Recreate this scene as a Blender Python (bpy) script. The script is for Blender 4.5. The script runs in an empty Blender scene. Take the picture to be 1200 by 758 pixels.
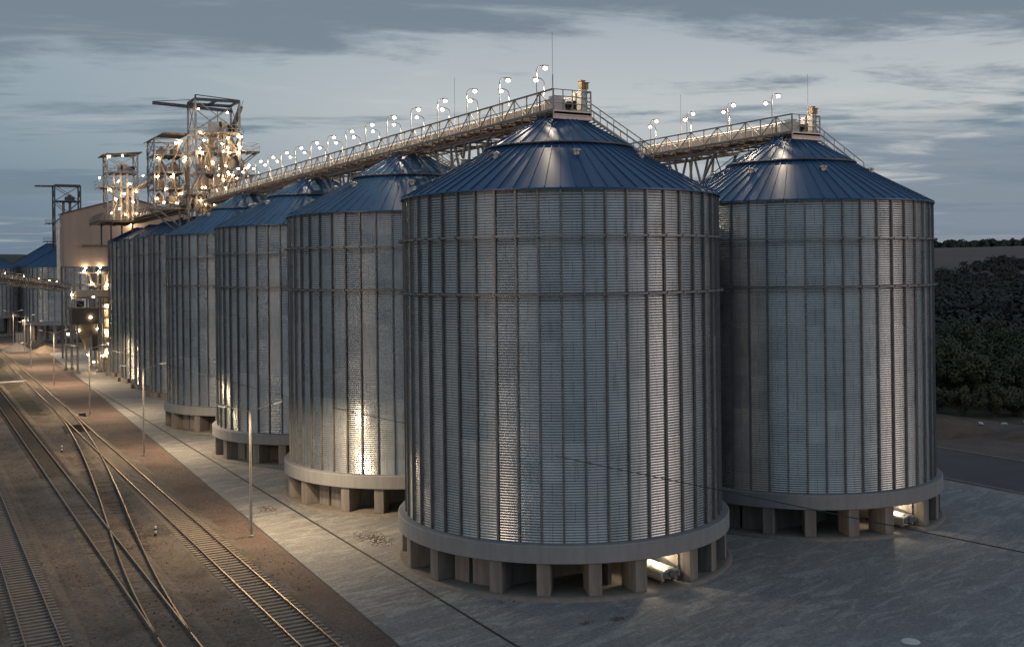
import bpy, math, random
from math import sin, cos, pi, radians as R, atan2, hypot, sqrt
from mathutils import Vector, Matrix
random.seed(7)
sc = bpy.context.scene
COL = sc.collection

# ------------------------------------------------------------------ camera
cd = bpy.data.cameras.new('camera'); cam = bpy.data.objects.new('camera', cd); COL.objects.link(cam)
cam.location = (-36.68, -59.17, 18.35)
YAW = -atan2(.48849, .87257)
cam.matrix_world = (Matrix.Translation(cam.location) @ Matrix.Rotation(YAW, 4, 'Z') @ Matrix.Rotation(pi/2, 4, 'X')
                    @ Matrix.Rotation(-0.01147, 4, 'Z'))
cd.sensor_width = 36; cd.lens = 37.8; cd.shift_y = -0.0528
cd.clip_start = .5; cd.clip_end = 9000
sc.camera = cam
sc.render.resolution_x, sc.render.resolution_y = 1024, 646

# ------------------------------------------------------------------ exposure / engine
sc.view_settings.view_transform = 'Standard'; sc.view_settings.look = 'None'
sc.view_settings.gamma = 1; sc.view_settings.exposure = 0.1; sc.view_settings.use_curve_mapping = False
sc.render.engine = 'CYCLES'
cy = sc.cycles
cy.use_denoising = True; cy.max_bounces = 5; cy.diffuse_bounces = 3; cy.glossy_bounces = 3
cy.transmission_bounces = 2; cy.transparent_max_bounces = 4
cy.use_light_tree = True; cy.sample_clamp_indirect = 3.0; cy.caustics_reflective = False; cy.caustics_refractive = False

# ------------------------------------------------------------------ sky: dusk, just after sunset, streaky cloud
SUN_AZ = R(29.24 + 108)          # compass angle, clockwise from +Y
SUN_EL = R(3.0)
w = bpy.data.worlds.new('World'); sc.world = w; w.use_nodes = True
nt = w.node_tree; N = nt.nodes; L = nt.links
for n in list(N): N.remove(n)
def nd(t, **k):
    n = N.new(t)
    for a, b in k.items(): setattr(n, a, b)
    return n
def mth(op, a, b=None, c=None, clamp=False):
    n = nd('ShaderNodeMath', operation=op, use_clamp=clamp)
    for i, v in enumerate((a, b, c)):
        if v is None: continue
        if isinstance(v, (int, float)): n.inputs[i].default_value = v
        else: L.new(v, n.inputs[i])
    return n.outputs[0]
def mixc(f, a, b, blend='MIX'):
    n = nd('ShaderNodeMix', data_type='RGBA', blend_type=blend)
    for i, v in ((0, f), (6, a), (7, b)):
        if isinstance(v, (int, float)): n.inputs[i].default_value = v
        elif isinstance(v, tuple): n.inputs[i].default_value = (*v, 1)
        else: L.new(v, n.inputs[i])
    return n.outputs[2]
def ramp(f, stops):
    n = nd('ShaderNodeValToRGB'); e = n.color_ramp.elements
    while len(e) < len(stops): e.new(.5)
    for el, (p, c) in zip(e, stops):
        el.position = p; el.color = (*c, 1) if isinstance(c, tuple) else (c, c, c, 1)
    L.new(f, n.inputs[0]); return n.outputs[0]
def maprange(v, a, b, c=0, d=1):
    n = nd('ShaderNodeMapRange'); n.interpolation_type = 'SMOOTHSTEP'
    L.new(v, n.inputs[0])
    for i, x in enumerate((a, b, c, d)): n.inputs[i+1].default_value = x
    return n.outputs[0]
tc = nd('ShaderNodeTexCoord'); sep = nd('ShaderNodeSeparateXYZ')
nrm = nd('ShaderNodeVectorMath', operation='NORMALIZE'); L.new(tc.outputs['Generated'], nrm.inputs[0])
L.new(nrm.outputs[0], sep.inputs[0])
X, Y, Z = sep.outputs
elev = mth('MAXIMUM', Z, 0.0)
FW = (.4885, .8726)
fwd = mth('ADD', mth('MULTIPLY', X, FW[0]), mth('MULTIPLY', Y, FW[1]))
rgt = mth('ADD', mth('MULTIPLY', X, FW[1]), mth('MULTIPLY', Y, -FW[0]))
# gradient over elevation (sin of elevation)
west = ramp(elev, [(0.0, (.24, .245, .29)), (.02, (.29, .29, .335)), (.08, (.38, .41, .43)), (.15, (.43, .46, .475)), (.20, (.36, .40, .435)), (.27, (.22, .275, .335)), (.5, (.16, .215, .285)), (1.0, (.22, .285, .37))])
left = ramp(elev, [(0.0, (.115, .175, .235)), (.06, (.125, .19, .255)), (.13, (.21, .28, .335)), (.19, (.25, .315, .365)), (.27, (.16, .215, .28)), (.5, (.15, .20, .27)), (1.0, (.22, .285, .37))])
az = mth('DIVIDE', rgt, mth('MAXIMUM', mth('SQRT', mth('SUBTRACT', 1.0, mth('MULTIPLY', Z, Z))), .05))
base = mixc(maprange(az, -.50, .02), left, west)
back = ramp(elev, [(0.0, (.13, .175, .21)), (.08, (.19, .255, .30)), (.3, (.19, .255, .31)), (1.0, (.22, .285, .37))])
base = mixc(maprange(fwd, -.35, .45), back, base)
# clouds: flat streaks on a plane overhead
zz = mth('ADD', elev, .035)
px = mth('DIVIDE', rgt, zz); py = mth('DIVIDE', fwd, zz)
cmb = nd('ShaderNodeCombineXYZ'); L.new(mth('MULTIPLY', px, .55), cmb.inputs[0]); L.new(mth('ADD', mth('MULTIPLY', py, .9), mth('MULTIPLY', px, -.10)), cmb.inputs[1])
def noise(vec, scale, det=6, rough=.55, dist=0.0, off=(0, 0, 0)):
    m = nd('ShaderNodeMapping'); m.inputs['Location'].default_value = off; L.new(vec, m.inputs[0])
    n = nd('ShaderNodeTexNoise'); L.new(m.outputs[0], n.inputs['Vector'])
    n.inputs['Scale'].default_value = scale; n.inputs['Detail'].default_value = det
    n.inputs['Roughness'].default_value = rough; n.inputs['Distortion'].default_value = dist
    return n.outputs['Fac']
c1 = noise(cmb.outputs[0], .55, 8, .6, .5, (3.1, 7.3, 0))
c2 = noise(cmb.outputs[0], 1.7, 8, .6, .6, (1.4, 2.2, 5))
c3 = noise(cmb.outputs[0], 4.5, 8, .65, .5, (6, 1, 8))
cov = mth('ADD', mth('MULTIPLY', c1, .62), mth('ADD', mth('MULTIPLY', c2, .26), mth('MULTIPLY', c3, .12)))
hi = maprange(elev, .15, .24, 0, .13)             # denser cloud overhead
m1 = maprange(mth('ADD', cov, hi), .49, .575)
cloudcol = ramp(elev, [(0.0, (.15, .185, .235)), (.1, (.135, .195, .25)), (.2, (.15, .19, .24)), (.5, (.12, .16, .215)), (1.0, (.13, .175, .24))])
backf = maprange(fwd, -.35, .45, .35, 1.0)
full = mixc(mth('MULTIPLY', mth('MULTIPLY', m1, backf), .95), base, cloudcol)
# pale breaks
m2 = maprange(mth('SUBTRACT', noise(cmb.outputs[0], 1.05, 8, .6, .4, (9, 4, 2)), mth('MULTIPLY', elev, .3)), .50, .68)
full = mixc(mth('MULTIPLY', m2, mth('MULTIPLY', backf, .45)), full, (.54, .525, .52))
# slate cloud bank low on the right
bk = mth('MULTIPLY', maprange(mth('ADD', az, mth('MULTIPLY', mth('SUBTRACT', c2, .5), .5)), .24, .36), maprange(mth('ADD', elev, mth('MULTIPLY', mth('SUBTRACT', c1, .5), .10)), .135, .105))
bk = mth('MULTIPLY', bk, maprange(elev, .008, .03, .35, 1.0))
full = mixc(mth('MULTIPLY', bk, .88), full, (.165, .21, .27))
# afterglow low in the sky on the sunset side (right, out of view)
sd = (sin(SUN_AZ), cos(SUN_AZ))
gl = mth('ADD', mth('MULTIPLY', X, sd[0]), mth('MULTIPLY', Y, sd[1]))
glow = mth('MULTIPLY', maprange(gl, .84, 1.0), maprange(elev, .42, .0))
full = mixc(mth('MULTIPLY', glow, .95), full, (1.25, .98, .92))
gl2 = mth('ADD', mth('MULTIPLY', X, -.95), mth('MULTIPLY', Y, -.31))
glow2 = mth('MULTIPLY', maprange(gl2, .984, .997), maprange(elev, .35, .0))     # unseen bright sky patch, added to put a warm strip on the silo walls
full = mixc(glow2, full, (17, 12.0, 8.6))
sky = nd('ShaderNodeTexSky', sky_type='NISHITA', sun_disc=False)
sky.sun_elevation = SUN_EL; sky.sun_rotation = SUN_AZ; sky.dust_density = 2.0
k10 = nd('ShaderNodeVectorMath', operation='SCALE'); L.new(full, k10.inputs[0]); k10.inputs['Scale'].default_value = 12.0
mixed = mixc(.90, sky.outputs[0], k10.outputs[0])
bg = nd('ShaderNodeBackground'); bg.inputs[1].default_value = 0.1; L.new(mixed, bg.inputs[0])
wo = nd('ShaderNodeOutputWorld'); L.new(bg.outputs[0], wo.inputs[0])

sl = bpy.data.lights.new('sun', 'SUN'); sl.energy = .25; sl.angle = R(18); sl.color = (1, .78, .68)
so = bpy.data.objects.new('sun', sl); COL.objects.link(so)
sdir = Vector((sin(SUN_AZ)*cos(SUN_EL+.1), cos(SUN_AZ)*cos(SUN_EL+.1), sin(SUN_EL+.1)))
so.rotation_euler = sdir.to_track_quat('Z', 'Y').to_euler()

# ================================================================== materials
def newmat(name):
    m = bpy.data.materials.new(name); m.use_nodes = True
    global nt, N, L
    nt = m.node_tree; N = nt.nodes; L = nt.links
    return m, N['Principled BSDF']
def vary(b, col, amt, scale, rough, coord='Object', stretch=(1, 1, 1), bump=0.0, metal=0.0, bscale=None, col2=None):
    tc = nd('ShaderNodeTexCoord'); mp = nd('ShaderNodeMapping'); L.new(tc.outputs[coord], mp.inputs[0])
    mp.inputs['Scale'].default_value = stretch
    f = noise(mp.outputs[0], scale, 6, .6)
    lo = tuple(c*(1-amt) for c in col) if col2 is None else col2
    hi_ = tuple(min(1, c*(1+amt)) for c in col)
    L.new(ramp(f, [(.3, lo), (.7, hi_)]), b.inputs['Base Color'])
    b.inputs['Roughness'].default_value = rough; b.inputs['Metallic'].default_value = metal
    if bump:
        g = noise(mp.outputs[0], bscale or scale*6, 4, .6)
        bn = nd('ShaderNodeBump'); bn.inputs['Strength'].default_value = bump; bn.inputs['Distance'].default_value = .05
        L.new(g, bn.inputs['Height']); L.new(bn.outputs[0], b.inputs['Normal'])
def simple(name, col, rough=.6, metal=0.0, amt=.15, scale=1.5, **k):
    m, b = newmat(name); vary(b, col, amt, scale, rough, metal=metal, **k); return m
def emit(name, col, s):
    m, b = newmat(name)
    b.inputs['Base Color'].default_value = (.8, .8, .8, 1)
    b.inputs['Emission Color'].default_value = (*col, 1); b.inputs['Emission Strength'].default_value = s
    return m
M = {}
M['steel'] = simple('galvanised_steel', (.42, .40, .38), .5, .6, scale=3)
M['darksteel'] = simple('dark_steel', (.10, .11, .125), .5, .4)
M['truss'] = simple('truss_steel', (.24, .23, .22), .55, .3)
M['stiff'] = simple('stiffener_steel', (.22, .225, .23), .5, .6, scale=.6)
M['casing'] = simple('conveyor_casing_paint', (.62, .56, .48), .45, .1, scale=.8)
M['underframe'] = simple('underframe_brown', (.20, .155, .125), .6, .2)
M['duct'] = simple('spout_paint', (.40, .335, .265), .45, .1, scale=.8)
M['white'] = simple('white_paint', (.62, .61, .58), .5, 0, scale=1)
M['hoodp'] = simple('hood_paint', (.36, .37, .36), .5, .2, scale=3)
M['yellow'] = simple('ochre_drive_paint', (.30, .20, .09), .5, 0)
M['black'] = simple('black_rubber', (.025, .025, .028), .7)
M['clad'] = simple('beige_cladding', (.33, .275, .235), .6, .1, scale=.3, stretch=(1, 1, .2))
M['rail'] = simple('rail_steel', (.16, .115, .085), .65, .3, scale=.8)
M['railtop'] = simple('rail_head_steel', (.34, .265, .195), .5, .8, scale=.8)
M['sleeper'] = simple('concrete_sleeper', (.235, .195, .155), .85, 0, scale=2, bump=.2)
M['woodsleeper'] = simple('timber_sleeper', (.070, .056, .044), .85, 0, scale=2, bump=.2)
M['hopper'] = simple('hopper_steel', (.10, .095, .09), .55, .3)
M['bark'] = simple('bark', (.08, .06, .045), .9)
M['rubble'] = simple('rubble', (.30, .27, .24), .9, bump=.4, scale=2)
M['pile'] = simple('sand_heap', (.21, .17, .13), .95, bump=.5, scale=1.2)
M['heapbrown'] = simple('earth_heap', (.11, .08, .06), .95, bump=.6, scale=.8)
M['container'] = simple('container_blue', (.06, .075, .10), .55)
M['lamp'] = emit('lamp_warm', (1.0, .70, .40), 85)
M['lampfar'] = emit('lamp_warm_far', (1.0, .70, .40), 150)
M['lampw'] = emit('lamp_white', (1.0, .82, .62), 26)
M['lampdim'] = emit('lamp_under', (1.0, .80, .55), 55)
M['window'] = emit('lit_opening', (1.0, .72, .42), 1.6)

def concrete(name, col, stain=.5):
    m, b = newmat(name)
    tc = nd('ShaderNodeTexCoord'); mp = nd('ShaderNodeMapping'); L.new(tc.outputs['Object'], mp.inputs[0]); mp.inputs['Scale'].default_value = (1, 1, .18)
    f = noise(mp.outputs[0], 2.2, 7, .65); g = noise(tc.outputs['Object'], .35, 5, .6)
    a = mixc(maprange(f, .3, .72), tuple(c*(1-stain*.45) for c in col), tuple(c*1.08 for c in col))
    L.new(mixc(mth('MULTIPLY', g, .5), a, tuple(c*.75 for c in col)), b.inputs['Base Color'])
    b.inputs['Roughness'].default_value = .85
    bn = nd('ShaderNodeBump'); bn.inputs['Strength'].default_value = .25; bn.inputs['Distance'].default_value = .03
    L.new(noise(tc.outputs['Object'], 6, 6, .7), bn.inputs['Height']); L.new(bn.outputs[0], b.inputs['Normal'])
    return m
M['concrete'] = concrete('concrete', (.27, .255, .245))
M['ringconc'] = concrete('ring_beam_concrete', (.28, .285, .29), .35)
M['pillar'] = concrete('pillar_concrete', (.26, .235, .21), .9)
M['plinth'] = concrete('plinth_concrete', (.24, .215, .185), .6)

# corrugated wall: sheet tone by UV (u = bay, v = height in m)
def wallmat(name, lo=.33, hi_=.60):
    m, b = newmat(name)
    uv = nd('ShaderNodeUVMap'); s = nd('ShaderNodeSeparateXYZ'); L.new(uv.outputs[0], s.inputs[0])
    bay = mth('FLOOR', s.outputs[0]); row = mth('FLOOR', mth('DIVIDE', s.outputs[1], 1.12))
    par = mth('MODULO', mth('ADD', row, bay), 2.0)
    c = nd('ShaderNodeCombineXYZ'); L.new(bay, c.inputs[0]); L.new(row, c.inputs[1])
    wn = nd('ShaderNodeTexWhiteNoise', noise_dimensions='2D'); L.new(c.outputs[0], wn.inputs[0])
    c2_ = nd('ShaderNodeCombineXYZ'); L.new(bay, c2_.inputs[0]); L.new(mth('FLOOR', mth('DIVIDE', s.outputs[1], 5.5)), c2_.inputs[1])
    wn2 = nd('ShaderNodeTexWhiteNoise', noise_dimensions='2D'); L.new(c2_.outputs[0], wn2.inputs[0])
    tc = nd('ShaderNodeTexCoord'); n1 = noise(tc.outputs['Object'], .9, 5, .65)
    v = mth('ADD', mth('MULTIPLY', wn.outputs[0], .30), mth('ADD', mth('MULTIPLY', wn2.outputs[0], .25), mth('MULTIPLY', n1, .55)))
    col = mixc(v, (lo*.93, lo, lo*1.01), (hi_*.97, hi_, hi_*.99))
    # staggered lap seams in mid bay
    fr = mth('ABSOLUTE', mth('SUBTRACT', mth('FRACT', s.outputs[0]), .5))
    seam = mth('MULTIPLY', mth('LESS_THAN', fr, .02), par)
    rowl = mth('LESS_THAN', mth('FRACT', mth('DIVIDE', s.outputs[1], 1.12)), .035)
    seam = mth('MAXIMUM', mth('MULTIPLY', seam, .55), mth('MULTIPLY', rowl, .10))
    # dirt runs under the eave
    mp = nd('ShaderNodeMapping'); L.new(uv.outputs[0], mp.inputs[0]); mp.inputs['Scale'].default_value = (1.2, .12, 1)
    run = maprange(noise(mp.outputs[0], 3, 5, .7), .50, .74, 0, .5)
    col = mixc(mth('MAXIMUM', seam, run), col, (.20, .19, .175))
    L.new(col, b.inputs['Base Color'])
    b.inputs['Metallic'].default_value = .85
    L.new(mth('ADD', mth('MULTIPLY', wn2.outputs[0], .12), mth('ADD', mth('MULTIPLY', n1, .16), .16)), b.inputs['Roughness'])
    return m
M['wall'] = wallmat('corrugated_galvanised_sheet')
def roofmat():
    m, b = newmat('blue_roof_sheet')
    uv = nd('ShaderNodeUVMap'); s = nd('ShaderNodeSeparateXYZ'); L.new(uv.outputs[0], s.inputs[0])
    wn = nd('ShaderNodeTexWhiteNoise', noise_dimensions='1D'); L.new(mth('FLOOR', s.outputs[0]), wn.inputs['W'])
    mp = nd('ShaderNodeMapping'); L.new(uv.outputs[0], mp.inputs[0]); mp.inputs['Scale'].default_value = (1, .12, 1)
    n1 = noise(mp.outputs[0], 2.4, 6, .65)
    v = mth('ADD', mth('MULTIPLY', wn.outputs[0], .4), mth('MULTIPLY', n1, .6))
    L.new(mixc(maprange(noise(mp.outputs[0], 6, 6, .7), .5, .75, 0, .35), mixc(v, (.013, .058, .145), (.036, .115, .225)), (.12, .16, .21)), b.inputs['Base Color'])
    b.inputs['Metallic'].default_value = .15
    L.new(mth('ADD', mth('MULTIPLY', n1, .25), .26), b.inputs['Roughness'])
    b.inputs['Specular IOR Level'].default_value = .5
    return m
M['roof'] = roofmat()
def foliage(name, a, c):
    m, b = newmat(name)
    oi = nd('ShaderNodeNewGeometry')
    tc = nd('ShaderNodeTexCoord'); n1 = noise(tc.outputs['Object'], .6, 4, .6)
    v = mth('ADD', mth('MULTIPLY', oi.outputs['Random Per Island'], .5), mth('MULTIPLY', n1, .5))
    L.new(mixc(v, a, c), b.inputs['Base Color']); b.inputs['Roughness'].default_value = .7
    return m
M['leafA'] = foliage('foliage_olive', (.030, .042, .016), (.085, .095, .038))
M['leafB'] = foliage('foliage_dark', (.022, .036, .018), (.060, .080, .036))
M['leafC'] = foliage('foliage_dull', (.040, .045, .022), (.10, .09, .045))
M['woods'] = foliage('distant_woods', (.012, .018, .014), (.030, .038, .026))

def groundmat(name, cols, s1, rough=.95, bump=.5, stretch=(1, 1, 1), s2=9, fine=.35, patch=None):
    m, b = newmat(name)
    tc = nd('ShaderNodeTexCoord'); mp = nd('ShaderNodeMapping'); L.new(tc.outputs['Object'], mp.inputs[0]); mp.inputs['Scale'].default_value = stretch
    big = noise(mp.outputs[0], s1, 8, .62, .4); fin = noise(mp.outputs[0], s2, 6, .7)
    a = ramp(big, [(.32, cols[0]), (.5, cols[1]), (.68, cols[2])])
    if patch:
        pt = maprange(noise(mp.outputs[0], .55, 8, .72, .8, (5, 3, 1)), .54, .66, 0, .75)
        a = mixc(pt, a, patch)
        pt2 = maprange(noise(mp.outputs[0], 1.9, 8, .75, .6, (2, 9, 4)), .58, .68, 0, .7)
        a = mixc(pt2, a, tuple(c*.35 for c in cols[0]))
    L.new(mixc(1.0, a, ramp(fin, [(.25, 1-fine), (.75, 1+fine)]), 'MULTIPLY'), b.inputs['Base Color'])
    b.inputs['Roughness'].default_value = rough
    bn = nd('ShaderNodeBump'); bn.inputs['Strength'].default_value = bump; bn.inputs['Distance'].default_value = .08
    L.new(fin, bn.inputs['Height']); L.new(bn.outputs[0], b.inputs['Normal'])
    return m
M['earth'] = groundmat('dark_field_earth', [(.030, .038, .020), (.045, .048, .026), (.07, .058, .040)], .02, s2=.6)
M['yard'] = groundmat('railway_yard_gravel', [(.060, .046, .035), (.120, .093, .077), (.168, .133, .112)], .30, s2=3.2, fine=.6, patch=(.10, .082, .045))
M['strip'] = groundmat('reddish_gravel_strip', [(.095, .068, .054), (.135, .096, .079), (.165, .12, .10)], .2, s2=5, fine=.45, patch=(.10, .075, .05))
M['ballast'] = groundmat('track_ballast', [(.075, .060, .047), (.13, .107, .090), (.175, .145, .122)], .30, s2=4.5, fine=.6, patch=(.15, .115, .05))
M['dirt'] = groundmat('bare_dirt', [(.07, .052, .042), (.10, .075, .06), (.13, .10, .085)], .15, s2=3)
M['field'] = groundmat('ploughed_hill', [(.115, .085, .075), (.13, .098, .085), (.15, .11, .095)], .01, s2=.2)
M['meadow'] = groundmat('valley_meadow', [(.05, .06, .035), (.08, .085, .05), (.11, .10, .07)], .03, s2=.5)
M['asphalt'] = groundmat('side_road_asphalt', [(.060, .060, .063), (.07, .07, .073), (.08, .08, .083)], .3, s2=12, fine=.15, rough=.9, bump=.2)
M['grass'] = groundmat('short_grass', [(.035, .034, .018), (.065, .056, .030), (.11, .088, .055)], .4, s2=6)
def pavemat():
    m, b = newmat('worn_concrete_paving')
    tc = nd('ShaderNodeTexCoord'); O = tc.outputs['Object']
    rot = nd('ShaderNodeMapping'); rot.inputs['Rotation'].default_value = (0, 0, R(-14)); L.new(O, rot.inputs[0])
    st = nd('ShaderNodeMapping'); st.inputs['Scale'].default_value = (.28, 1.1, 1); L.new(rot.outputs[0], st.inputs[0])
    big = noise(O, .11, 6, .6, .5); mid = noise(st.outputs[0], 1.0, 12, .78, 1.0); fin = noise(O, 7, 8, .78)
    a = ramp(big, [(.3, (.17, .17, .168)), (.5, (.22, .218, .212)), (.7, (.265, .257, .245))])
    sc_ = maprange(mid, .48, .58, 0, .72)                       # scuffed pale scum
    a = mixc(sc_, a, (.37, .36, .335))
    dk = maprange(noise(rot.outputs[0], .5, 8, .7, .9, (4, 4, 1)), .56, .72, 0, .55)
    a = mixc(dk, a, (.10, .098, .095))
    a = mixc(1.0, a, ramp(fin, [(.3, .5), (.7, 1.45)]), 'MULTIPLY')
    # slab joints
    s = nd('ShaderNodeSeparateXYZ'); L.new(O, s.inputs[0])
    jx = mth('LESS_THAN', mth('ABSOLUTE', mth('SUBTRACT', mth('FRACT', mth('DIVIDE', s.outputs[0], 1.5)), .5)), .012)
    jy = mth('LESS_THAN', mth('ABSOLUTE', mth('SUBTRACT', mth('FRACT', mth('DIVIDE', s.outputs[1], 1.5)), .5)), .012)
    a = mixc(mth('MULTIPLY', mth('MAXIMUM', jx, jy), .16), a, (.07, .068, .065))
    L.new(a, b.inputs['Base Color']); b.inputs['Roughness'].default_value = .8
    bn = nd('ShaderNodeBump'); bn.inputs['Strength'].default_value = .35; bn.inputs['Distance'].default_value = .03
    L.new(fin, bn.inputs['Height']); L.new(bn.outputs[0], b.inputs['Normal'])
    return m
M['pave'] = pavemat()

# ================================================================== mesh helpers
class MB:
    def __init__(s): s.v = []; s.f = []; s.uv = None
    def quad(s, a, b, c, d):
        i = len(s.v); s.v += [tuple(a), tuple(b), tuple(c), tuple(d)]; s.f.append((i, i+1, i+2, i+3))
    def box(s, x0, y0, z0, x1, y1, z1):
        i = len(s.v)
        s.v += [(x0,y0,z0),(x1,y0,z0),(x1,y1,z0),(x0,y1,z0),(x0,y0,z1),(x1,y0,z1),(x1,y1,z1),(x0,y1,z1)]
        for f in ((0,3,2,1),(4,5,6,7),(0,1,5,4),(1,2,6,5),(2,3,7,6),(3,0,4,7)): s.f.append(tuple(i+k for k in f))
        return s
    def bar(s, p, q, w, h=None):
        p = Vector(p); q = Vector(q); h = h or w
        d = (q-p)
        if d.length < 1e-6: return s
        d.normalize()
        up = Vector((0, 0, 1)) if abs(d.z) < .95 else Vector((0, 1, 0))
        a = d.cross(up).normalized(); b = a.cross(d).normalized()
        i = len(s.v)
        for e in (p, q):
            for sa, sb in ((-1,-1),(1,-1),(1,1),(-1,1)):
                s.v.append(tuple(e + a*sa*w/2 + b*sb*h/2))
        for f in ((0,1,2,3),(7,6,5,4),(0,4,5,1),(1,5,6,2),(2,6,7,3),(3,7,4,0)): s.f.append(tuple(i+k for k in f))
        return s
    def tube(s, pts, r, n=8, cap=True):
        pts = [Vector(p) for p in pts]; rs = r if isinstance(r, (list, tuple)) else [r]*len(pts)
        base = len(s.v); ref = None
        for k, p in enumerate(pts):
            d = (pts[min(k+1, len(pts)-1)] - pts[max(k-1, 0)]).normalized()
            if ref is None:
                up = Vector((0, 0, 1)) if abs(d.z) < .9 else Vector((1, 0, 0))
                a = d.cross(up).normalized()
            else:
                a = (ref - d*ref.dot(d)).normalized()
            ref = a; b = d.cross(a)
            for j in range(n):
                t = 2*pi*j/n; s.v.append(tuple(p + (a*cos(t)+b*sin(t))*rs[k]))
        for k in range(len(pts)-1):
            for j in range(n):
                a0 = base+k*n+j; a1 = base+k*n+(j+1) % n
                s.f.append((a0, a1, a1+n, a0+n))
        if cap:
            s.f.append(tuple(base+j for j in range(n))[::-1]); s.f.append(tuple(base+(len(pts)-1)*n+j for j in range(n)))
        return s
    def lathe(s, prof, n=96, c=(0, 0), a0=0, a1=2*pi):
        full = abs(a1-a0-2*pi) < 1e-6; m = n if full else n+1
        base = len(s.v)
        for r, z in prof:
            for j in range(m):
                t = a0+(a1-a0)*j/n; s.v.append((c[0]+r*cos(t), c[1]+r*sin(t), z))
        for k in range(len(prof)-1):
            for j in range(n):
                b0 = base+k*m+j; b1 = base+k*m+((j+1) % m)
                s.f.append((b0, b1, b1+m, b0+m))
        return s
    def ico(s, c, r, sx=1, sy=1, sz=1):
        t = (1+sqrt(5))/2; i = len(s.v); k = r/sqrt(1+t*t)
        for v in ((-1,t,0),(1,t,0),(-1,-t,0),(1,-t,0),(0,-1,t),(0,1,t),(0,-1,-t),(0,1,-t),(t,0,-1),(t,0,1),(-t,0,-1),(-t,0,1)):
            s.v.append((c[0]+v[0]*k*sx, c[1]+v[1]*k*sy, c[2]+v[2]*k*sz))
        for f in ((0,11,5),(0,5,1),(0,1,7),(0,7,10),(0,10,11),(1,5,9),(5,11,4),(11,10,2),(10,7,6),(7,1,8),(3,9,4),(3,4,2),(3,2,6),(3,6,8),(3,8,9),(4,9,5),(2,4,11),(6,2,10),(8,6,7),(9,8,1)):
            s.f.append(tuple(i+q for q in f))
        return s
    def build(s, name, mat, parent=None, smooth=False, uv=None, mats=None, midx=None):
        me = bpy.data.meshes.new(name); me.from_pydata(s.v, [], s.f)
        me.materials.append(mat)
        for m_ in (mats or []): me.materials.append(m_)
        if midx: me.polygons.foreach_set('material_index', midx)
        if smooth: me.polygons.foreach_set('use_smooth', [True]*len(me.polygons))
        if uv is not None:
            ul = me.uv_layers.new(name='UVMap')
            flat = []
            for f, us in zip(s.f, uv):
                for u in us: flat += list(u)
            ul.data.foreach_set('uv', flat)
        me.update()
        o = bpy.data.objects.new(name, me); COL.objects.link(o)
        if parent: o.parent = parent
        return o
def empty(name, loc=(0, 0, 0), rz=0):
    o = bpy.data.objects.new(name, None); COL.objects.link(o); o.location = loc; o.rotation_euler = (0, 0, rz)
    o.empty_display_size = .5
    return o
def tag(o, label, cat, group=None):
    o['label'] = label; o['category'] = cat
    if group: o['group'] = group
    return o
def struct(o): o['kind'] = 'structure'; return o
KIDS = {}
def copy_tree(o, parent=None):
    c = o.copy(); COL.objects.link(c)
    if parent: c.parent = parent
    if o.name not in KIDS: KIDS[o.name] = [x for x in bpy.data.objects if x.parent == o]
    for ch in KIDS[o.name]: copy_tree(ch, c)
    return c

# ================================================================== ground, roads
def terrain():
    mb = MB(); nx, ny = 90, 110
    def co(i, n, lo, hi, p):
        t = i/n*2-1; return (lo+hi)/2 + math.copysign(abs(t)**p, t)*(hi-lo)/2
    def hgt(x, y):
        d = hypot(x, y)
        h = -.06
        k = max(0, (x-110)/900); h -= 5.5*min(1, max(0, (x-75)/120))
        k = min(1, max(0, (d-650)/900)); h += 46*k*k*(3-2*k)
        h += 1.5*sin(x*.011)*cos(y*.009)*min(1, max(0, (d-220)/300))
        if x < 0: h = max(h, -.06) if d < 600 else h
        return h
    for j in range(ny+1):
        for i in range(nx+1):
            x = co(i, nx, -3800, 3800, 2.4); y = co(j, ny, -1500, 5500, 1.0) if False else co(j, ny, -4200, 4200, 2.4)
            mb.v.append((x, y, hgt(x, y)))
    for j in range(ny):
        for i in range(nx):
            a = j*(nx+1)+i; mb.f.append((a, a+1, a+nx+2, a+nx+1))
    return mb, hgt
tm, HG = terrain()
struct(tm.build('ground', M['earth'], smooth=True))
def sheet(name, mat, pts, z, n=1):
    mb = MB(); i = 0
    mb.v = [(x, y, z) for x, y in pts]; mb.f = [tuple(range(len(pts)))]
    return struct(mb.build(name, mat))
def edge(y): return -15.64+.0335*y          # paving edge beside the tracks
# railway land and paving
sheet('railway_ground', M['yard'], [(-75, -75), (-15, -75), (-4.5, 330), (-75, 330)], .02)
sheet('gravel_strip', M['strip'], [(-18.0, -75), (edge(-75)-.05, -75), (edge(330)-.05, 330), (-17.4, 330)], .028)
def ragged(pts, amp, seed):
    rr = random.Random(seed); out = []
    for (x0, y0), (x1, y1) in zip(pts, pts[1:]+pts[:1]):
        n = max(2, int(hypot(x1-x0, y1-y0)/.5))
        for k in range(n): out.append((x0+(x1-x0)*k/n+rr.uniform(-amp, amp), y0+(y1-y0)*k/n+rr.uniform(-amp, amp)*.4))
    return out
sheet('grass_patch', M['grass'], ragged([(-24.4, 96), (-21.6, 93), (-20.9, 118), (-20.6, 139), (-24.2, 141), (-24.5, 118)], .5, 1), .036)
sheet('far_grass_patch', M['grass'], ragged([(-24.4, 146), (-20.6, 145), (-20.0, 190), (-23, 205), (-24.4, 170)], .5, 2), .036)
pv = MB(); pv.box(0, 0, 0, 1, 1, 1)
pv.v = []; pv.f = []
P = [(edge(-75), -75), (39.9, -75), (39.9, 230), (edge(330)+18, 330), (edge(330), 330)]
for z in (-.3, .10):
    pv.v += [(x, y, z) for x, y in P]
n_ = len(P); pv.f = [tuple(range(n_, 2*n_))] + [(i, (i+1) % n_, n_+(i+1) % n_, n_+i) for i in range(n_)]
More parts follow.
